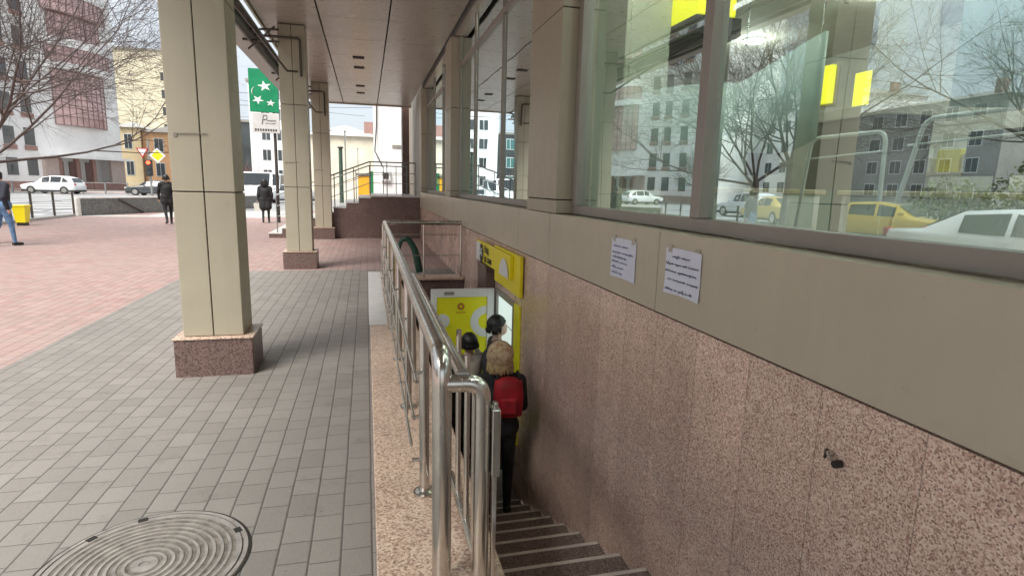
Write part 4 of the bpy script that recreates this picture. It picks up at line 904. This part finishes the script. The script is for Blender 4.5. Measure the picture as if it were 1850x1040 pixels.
# ------------------------------------------------------------------ people
def sdf_caps(p, a, b, ra, rb):
    a = np.array(a); b = np.array(b); ab = b-a; t = np.clip(((p-a) @ ab)/(ab @ ab+1e-12), 0, 1); return np.linalg.norm(p-(a+t[:, None]*ab), axis=1)-(ra+(rb-ra)*t)
def person(loc, rz, label, parts, mats, hair=None, vox=.014, extra=None, group=None):
    """parts: (a, b, ra, rb, material index, squash) tapered limbs joined into one continuous skin"""
    root = empty('person', loc, label, 'person', group, rz); bm = bmesh.new()
    for (a, b, ra, rb, mi) in parts:
        a = Vector(a); b = Vector(b); n = 14; k = 7; prev = None; d = b-a; q = d.to_track_quat('Z', 'Y') if d.length > 1e-6 else Vector((0, 0, 1)).to_track_quat('Z', 'Y'); rings = []
        for i in range(-k, k+1):
            s_ = i/k; ph = s_*math.pi/2
            if i < 0: c, r, off = a, ra*math.cos(ph), ra*math.sin(ph)
            else: c, r, off = b, rb*math.cos(ph), rb*math.sin(ph)
            if i == 0: rings.append([bm.verts.new(a+q @ Vector((ra*math.cos(2*math.pi*j/n), ra*math.sin(2*math.pi*j/n), 0))) for j in range(n)])
            r = max(r, 1e-4); rings.append([bm.verts.new(c+q @ Vector((r*math.cos(2*math.pi*j/n), r*math.sin(2*math.pi*j/n), off))) for j in range(n)])
        for u, v in zip(rings[:-1], rings[1:]):
            for j in range(n): bm.faces.new((u[j], u[(j+1) % n], v[(j+1) % n], v[j]))
        bm.faces.new(rings[0][::-1]); bm.faces.new(rings[-1])
    me = bpy.data.meshes.new('tmp'); bm.to_mesh(me); bm.free(); o = bpy.data.objects.new('tmp', me); col.objects.link(o)
    m1 = o.modifiers.new('r', 'REMESH'); m1.mode = 'VOXEL'; m1.voxel_size = vox; m2 = o.modifiers.new('s', 'SMOOTH'); m2.iterations = 4; m2.factor = .5
    dg = bpy.context.evaluated_depsgraph_get(); me2 = bpy.data.meshes.new_from_object(o.evaluated_get(dg)); bpy.data.objects.remove(o)
    me2.name = 'body'; cs = np.empty(len(me2.polygons)*3); me2.polygons.foreach_get('center', cs); cs = cs.reshape(-1, 3)
    ds = np.stack([sdf_caps(cs, a, b, ra, rb) for (a, b, ra, rb, mi) in parts]); mi = np.array([p_[4] for p_ in parts])[ds.argmin(0)]
    me2.materials.clear()
    for m_ in mats: me2.materials.append(m_)
    me2.polygons.foreach_set('material_index', mi.astype(np.int32)); me2.polygons.foreach_set('use_smooth', [True]*len(me2.polygons))
    link('body', me2, None, root)
    return root
def figure(H=1.7, stride=0., bulk=1., arm='down', skirt=0, head_turn=0, lean=0., hood=False, sleeve=1):
    """standing/walking figure facing +Y. mats: 0 skin 1 top 2 trousers 3 shoes 4 hair"""
    s = H/1.7; P = []
    def c(a, b, ra, rb, m): P.append((tuple(v*s for v in a), tuple(v*s for v in b), ra*s, rb*s, m))
    hy = 0; L = lean
    for sx in (-1, 1):
        f = stride*sx
        hip = (sx*.09, 0, .88); kn = (sx*.1, .5*f+.03, .47); an = (sx*.1, f-(.1 if f < 0 else 0), .09+(.06 if f < -.1 else 0))
        c(hip, kn, .085*bulk, .058, 2); c(kn, an, .056, .04, 2); c((an[0], an[1]-.03, an[2]-.04), (an[0]*1.1, an[1]+.15, .035 if f >= -.1 else .05), .042, .035, 3)
    c((-.07, 0, .93), (.07, 0, .93), .125*bulk, .125*bulk, 2 if not skirt else 1)
    c((0, L*.3, .98), (0, L*.8, 1.22), .135*bulk, .15*bulk, 1); c((-.07, L*.5, 1.05), (-.09, L, 1.33), .1*bulk, .085*bulk, 1); c((.07, L*.5, 1.05), (.09, L, 1.33), .1*bulk, .085*bulk, 1)
    c((-.15, L, 1.38), (.15, L, 1.38), .065*bulk, .065*bulk, 1); c((0, L, 1.4), (0, L*1.2, 1.5), .055, .05, 0 if not hood else 1)
    if skirt: c((-.06, 0, .9), (-.07, 0, .9-skirt), .12*bulk, .13*bulk, 1); c((.06, 0, .9), (.07, 0, .9-skirt), .12*bulk, .13*bulk, 1)
    hz = 1.6; hy = L*1.3
    c((0, hy+.015, hz-.035), (0, hy+.01, hz+.01), .075, .085, 0); c((0, hy+.06, hz-.075), (0, hy+.05, hz-.04), .04, .05, 0); c((0, hy+.086, hz-.01), (0, hy+.094, hz-.035), .013, .018, 0)
    c((0, hy+.095, hz-.066), (0, hy+.09, hz-.075), .018, .015, 0)
    for sx in (-1, 1): c((sx*.088, hy+.0, hz-.03), (sx*.09, hy, hz+.0), .013, .016, 0)
    for sx in (-1, 1):
        a_ = arm if isinstance(arm, str) else arm[0 if sx < 0 else 1]
        sh = (sx*.19, L, 1.37)
        if a_ == 'down': el = (sx*.24, -.04, 1.1); wr = (sx*.24, .03, .87)
        elif a_ == 'swing': el = (sx*.24, -.12*sx, 1.11); wr = (sx*.23, -.1*sx+.06, .87)
        elif a_ == 'front': el = (sx*.23, .05+L, 1.1); wr = (sx*.08, .24+L, 1.12)
        elif a_ == 'up': el = (sx*.28, .12, 1.25); wr = (sx*.2, .2, 1.45)
        elif a_ == 'pocket': el = (sx*.28, -.08, 1.1); wr = (sx*.17, .06, .93)
        c(sh, el, .062*bulk, .05*bulk, 1); c(el, wr, .047*bulk, .034*bulk, 1)
        d = (Vector(wr)-Vector(el)).normalized(); W = Vector(wr); side = Vector((0, 1, 0)) if abs(d.y) < .8 else Vector((1, 0, 0)); inn = Vector((-sx, 0, 0))
        c(tuple(W), tuple(W+d*.07), .028, .033, 0)
        for i in range(4):
            b0 = W+d*.08+side*(i-1.5)*.019; L2 = (.055, .065, .06, .045)[i]; m1 = b0+d*L2*.6+inn*.004; e1 = m1+d*L2*.5+inn*.016
            c(tuple(b0), tuple(m1), .0105, .0095, 0); c(tuple(m1), tuple(e1), .0095, .008, 0)
        c(tuple(W+d*.03+side*.028), tuple(W+d*.085+side*.045+inn*.02), .0125, .0095, 0)
    return P, (0, hy*s, hz*s), s
def hair_mesh(root, c, s, mat, length=.0, name='hair', puff=1., back=True, seed=1):
    """hair shell: strands laid over the skull from crown to nape"""
    rr = random.Random(seed); m_ = MB(); c = Vector(c)
    # cap
    n, k = 22, 10; vs = []
    for i in range(k+1):
        ph = math.pi*.5*i/k*1.25
        for j in range(n):
            q = 2*math.pi*j/n; front = max(0, math.sin(q)); p2 = ph*(1-.42*front); r = .1*puff*(1+.05*rr.uniform(-1, 1))
            vs.append((c.x+r*math.sin(p2)*math.cos(q)*s, c.y-.008*s+r*math.sin(p2)*math.sin(q)*s*1.08, c.z+(.005+r*math.cos(p2)*1.05)*s))
    fs = [(i*n+j, i*n+(j+1) % n, (i+1)*n+(j+1) % n, (i+1)*n+j) for i in range(k) for j in range(n)]
    m_.add(vs, fs, 0, True)
    for i in range(90):
        q = rr.uniform(math.pi*.92, math.pi*2.08); r = .1*s*puff; p0 = c+Vector((r*.8*math.cos(q), r*.8*math.sin(q), .06*s)); p1 = c+Vector((r*1.03*math.cos(q), r*1.05*math.sin(q), -.03*s)); L = (.05+length)*rr.uniform(.75, 1.1)*s
        p2 = p1+Vector((rr.uniform(-.01, .01), rr.uniform(-.012, .008), -L)); m_.tube([p0, p1, (p1+p2)/2+Vector((0, -.008, 0)), p2], [.008*s, .012*s, .012*s, .004*s], 5)
    return m_.build(name, mat, root)
m_skin = plain('skin', (.55, .36, .27), .5, 0, .06, 20); m_bh = plain('black_hair', (.012, .01, .01), .45, 0, .2, 40)
m_bc = plain('black_cloth', (.018, .018, .02), .8, 0, .4, 7, .012); m_navy = plain('navy_cloth', (.02, .022, .035), .8, 0, .25, 12, .002); m_jean = plain('blue_denim', (.12, .22, .38), .85, 0, .3, 14, .002); m_dg = plain('dark_grey_cloth', (.05, .05, .055), .85, 0, .2, 10, .002); m_shoe = plain('shoe', (.02, .02, .02), .5); m_rc = plain('red_cloth', (.34, .008, .015), .7, 0, .35, 9, .006); m_lc = plain('light_cloth', (.5, .47, .42), .8)
P, hc, s = figure(1.68, .13, 1.25, 'swing'); pr1 = person((-7.98, 15.35, .004), R(-25), 'man in dark jacket and blue jeans walking at the left edge', P, [m_skin, m_navy, m_jean, m_shoe]); hair_mesh(pr1, hc, s, m_bh)
P, hc, s = figure(1.74, .2, 1.15, 'swing', skirt=.12); pr2 = person((-6.85, 22.8, .004), R(25), 'person in black coat and trousers walking away beside the near column', P, [m_skin, m_bc, m_bc, m_shoe]); hair_mesh(pr2, hc, s, m_bh)
P, hc, s = figure(1.66, .12, 1.3, 'down', skirt=.25); pr3 = person((-3.78, 23.8, .004), R(8), 'woman in black puffer coat walking away with long black hair', P, [m_skin, m_bc, m_bc, m_shoe]); hair_mesh(pr3, hc, s, m_bh, .12, puff=1.15)
hb = empty('shopping_bag', (-4.06, 23.85, .5), 'pale shopping bag held by the woman in the black puffer coat', 'bag')
MB().add([(-.13, -.04, 0), (.13, -.04, 0), (.13, .04, 0), (-.13, .04, 0), (-.15, -.05, .26), (.15, -.05, .26), (.15, .05, .26), (-.15, .05, .26)], [(3, 2, 1, 0), (0, 1, 5, 4), (1, 2, 6, 5), (2, 3, 7, 6), (3, 0, 4, 7)]).build('sack', plain('bag_plastic', (.65, .66, .58), .5), hb)
MB().tube([(-.08, 0, .26), (0, 0, .36), (.08, 0, .26)], .008, 6).build('handle', m_white, hb)
# queue at the basement door
P, hc, s = figure(1.74, .06, 1.0, 'front', hood=True); pr4 = person((1.19, 5.02, -1.606), R(-8), 'woman in black with a red backpack and blond patterned hat waiting on the stairs', P, [m_skin, m_bc, m_bc, m_shoe], vox=.011)
hm = MB()
g = G('knit_hat'); vv = g.noise(28, 3, .6); g.bump(g.noise(90, 2), .002, .3); m_hat = g.fin(g.ramp(vv, ((.3, (.30, .12, .08)), (.4, (.42, .27, .15)), (.5, (.52, .40, .24)), (.7, (.60, .50, .34)))), .9)
vs = []; n, k = 28, 12
for i in range(k+1):
    ph = math.pi*.62*i/k
    for j in range(n): q = 2*math.pi*j/n; r = .128+.004*math.sin(j*2.1+i); vs.append((hc[0]+r*math.sin(ph)*math.cos(q), hc[1]-.01+r*math.sin(ph)*math.sin(q)*1.05, hc[2]+.015+r*1.08*math.cos(ph)))
hm.add(vs, [(i*n+j, i*n+(j+1) % n, (i+1)*n+(j+1) % n, (i+1)*n+j) for i in range(k) for j in range(n)], 0, True); hm.build('knitted_hat', m_hat, pr4)
hair_mesh(pr4, (hc[0], hc[1]-.01, hc[2]-.03), s, plain('blond_hair', (.42, .3, .15), .5, 0, .3, 40), .03, puff=1.1)
bp_ = empty('backpack', (1.23, 4.83, -.3), 'red backpack on the back of the woman waiting on the stairs', 'backpack', None, R(-8))
bm = bmesh.new(); bmesh.ops.create_cube(bm, size=1)
for v in bm.verts: v.co = Vector((v.co.x*.24, v.co.y*.15, v.co.z*.33))
bmesh.ops.subdivide_edges(bm, edges=bm.edges[:], cuts=3, use_grid_fill=True)
for v in bm.verts:
    f = Vector((v.co.x/.12, v.co.y/.075, v.co.z/.165)); v.co *= 1.16-.27*max(0, f.length-1); v.co.z -= .02*(f.x*f.x)*(f.z > 0)
me = bpy.data.meshes.new('pack_body'); bm.to_mesh(me); bm.free()
for p_ in me.polygons: p_.use_smooth = True
link('pack_body', me, m_rc, bp_)
MB().bbox(-.08, .08, -.11, -.07, -.14, .02, .02).build('front_pocket', m_rc, bp_); [MB().tube([(q, .0, .17), (q*.9, .08, .22), (q, .2, .1)], .012, 6).build('strap', m_bc, bp_) for q in (-.1, .1)]
P, hc, s = figure(1.86, .03, 1.1, 'down'); pr5 = person((1.44, 6.25, ZL), R(-92), 'man with short black hair in dark grey jacket standing in the doorway', P, [m_skin, m_dg, m_bc, m_shoe]); hair_mesh(pr5, hc, s, m_bh)
P, hc, s = figure(1.64, .03, 1.0, ('down', 'up')); pr6 = person((1.13, 6.35, ZL), R(20), 'dark haired person in pale jacket in front of the yellow door panel', P, [m_skin, m_lc, m_bc, m_shoe]); hair_mesh(pr6, hc, s, m_bh)
P, hc, s = figure(1.56, .03, 1.1, 'down'); pr7 = person((.86, 6.2, ZL), R(15), 'shorter person in black at the left of the queue by the yellow door', P, [m_skin, m_bc, m_bc, m_shoe]); hair_mesh(pr7, hc, s, m_bh, .05)

# ------------------------------------------------------------------ shop furniture and overhead wires
m_wood = plain('pale_wood', (.5, .42, .28), .5, 0, .15, 5); m_scr = plain('screen_black', (.02, .025, .03), .2)
def desk(x, y, lab):
    d = empty('service_desk', (x, y, .9), lab, 'desk', 'service desks in the shop')
    MB().bbox(-.4, .4, -.7, .7, .7, .74, .006).build('desk_top', m_wood, d)
    for q in (-.66, .66): MB().bbox(-.36, .36, q-.02, q+.02, 0, .695, .004).build('side_panel', m_white, d)
    MB().bbox(-.34, -.32, -.63, .63, .15, .69, .003).build('front_panel', m_white, d)
    k = empty('monitor', (x+.1, y-.2, 1.64), 'black monitor on the ' + lab, 'monitor', 'monitors on the service desks')
    MB().bbox(-.01, .01, -.26, .26, .12, .44, .004).build('screen', m_scr, k); MB().bbox(-.02, .06, -.03, .03, .01, .15, .004).build('stand', m_scr, k); MB().bbox(-.08, .1, -.12, .12, 0, .012, .003).build('foot', m_scr, k)
desk(3.3, 4.7, 'desk left of the window mullion'); desk(3.6, 8.6, 'desk behind the middle panes'); desk(4.2, 3.3, 'desk right of the window mullion')
rr = random.Random(3)
sh = empty('product_shelf', (6.6, 3.6, .9), 'long low shelf with coloured boxes deep inside the shop', 'shelf')
for zz in (.05, .5, .95): MB().bbox(-.25, .25, -2.2, 2.2, zz, zz+.04, .004).build('shelf_board', m_wood, sh)
for q in (-2.2, 0, 2.16): MB().bbox(-.25, .25, q, q+.04, .0, 1.3, .004).build('upright', m_white, sh)
pal = [plain('box_yellow', (.7, .6, .05), .5), plain('box_green', (.1, .3, .15), .5), plain('box_white', (.6, .6, .58), .5), plain('box_red', (.45, .08, .05), .5), plain('box_grey', (.25, .25, .26), .5)]
bi = 0
for zi, zz in enumerate((.092, .542, .992)):
    y = -2.05; q_ = 0
    while y < 2.0:
        w_ = rr.uniform(.18, .4); h_ = rr.uniform(.14, .33)
        if not (-.3 < y < .08 and y+w_ > -.05):
            pi_ = rr.randrange(5); o = MB().bbox(-.16, .16, -w_/2, w_/2, 0, h_, .006).build('carton', pal[pi_]); o.location = (6.6, 3.6+y+w_/2, .9+zz)
            tag(o, '%s carton, %s from the near end of the %s board of the long low shelf' % (['yellow', 'green', 'white', 'red', 'grey'][pi_], 'first second third fourth fifth sixth seventh eighth ninth tenth eleventh twelfth thirteenth fourteenth fifteenth'.split()[q_], ['bottom', 'middle', 'top'][zi]), 'carton', 'cartons on the long low shelf'); q_ += 1
        y += w_+rr.uniform(.03, .12)
wi = empty('overhead_wires', (-30, 42, 7), 'thin overhead tram wires crossing the sky above the road', 'wires')
for (a, b, sag) in (((0, 0, 0), (34, 10, 1.2), .6), ((0, 0, 1.2), (36, 14, 2.6), .7), ((0, 6, .4), (20, 40, 3), .8), ((4, -6, 2.2), (30, 26, 2.0), .7)):
    pts = [Vector(a).lerp(Vector(b), i/14)-Vector((0, 0, 4*sag*(i/14)*(1-i/14))) for i in range(15)]
    MB().tube(pts, .016, 4).build('wire', m_dsteel, wi)
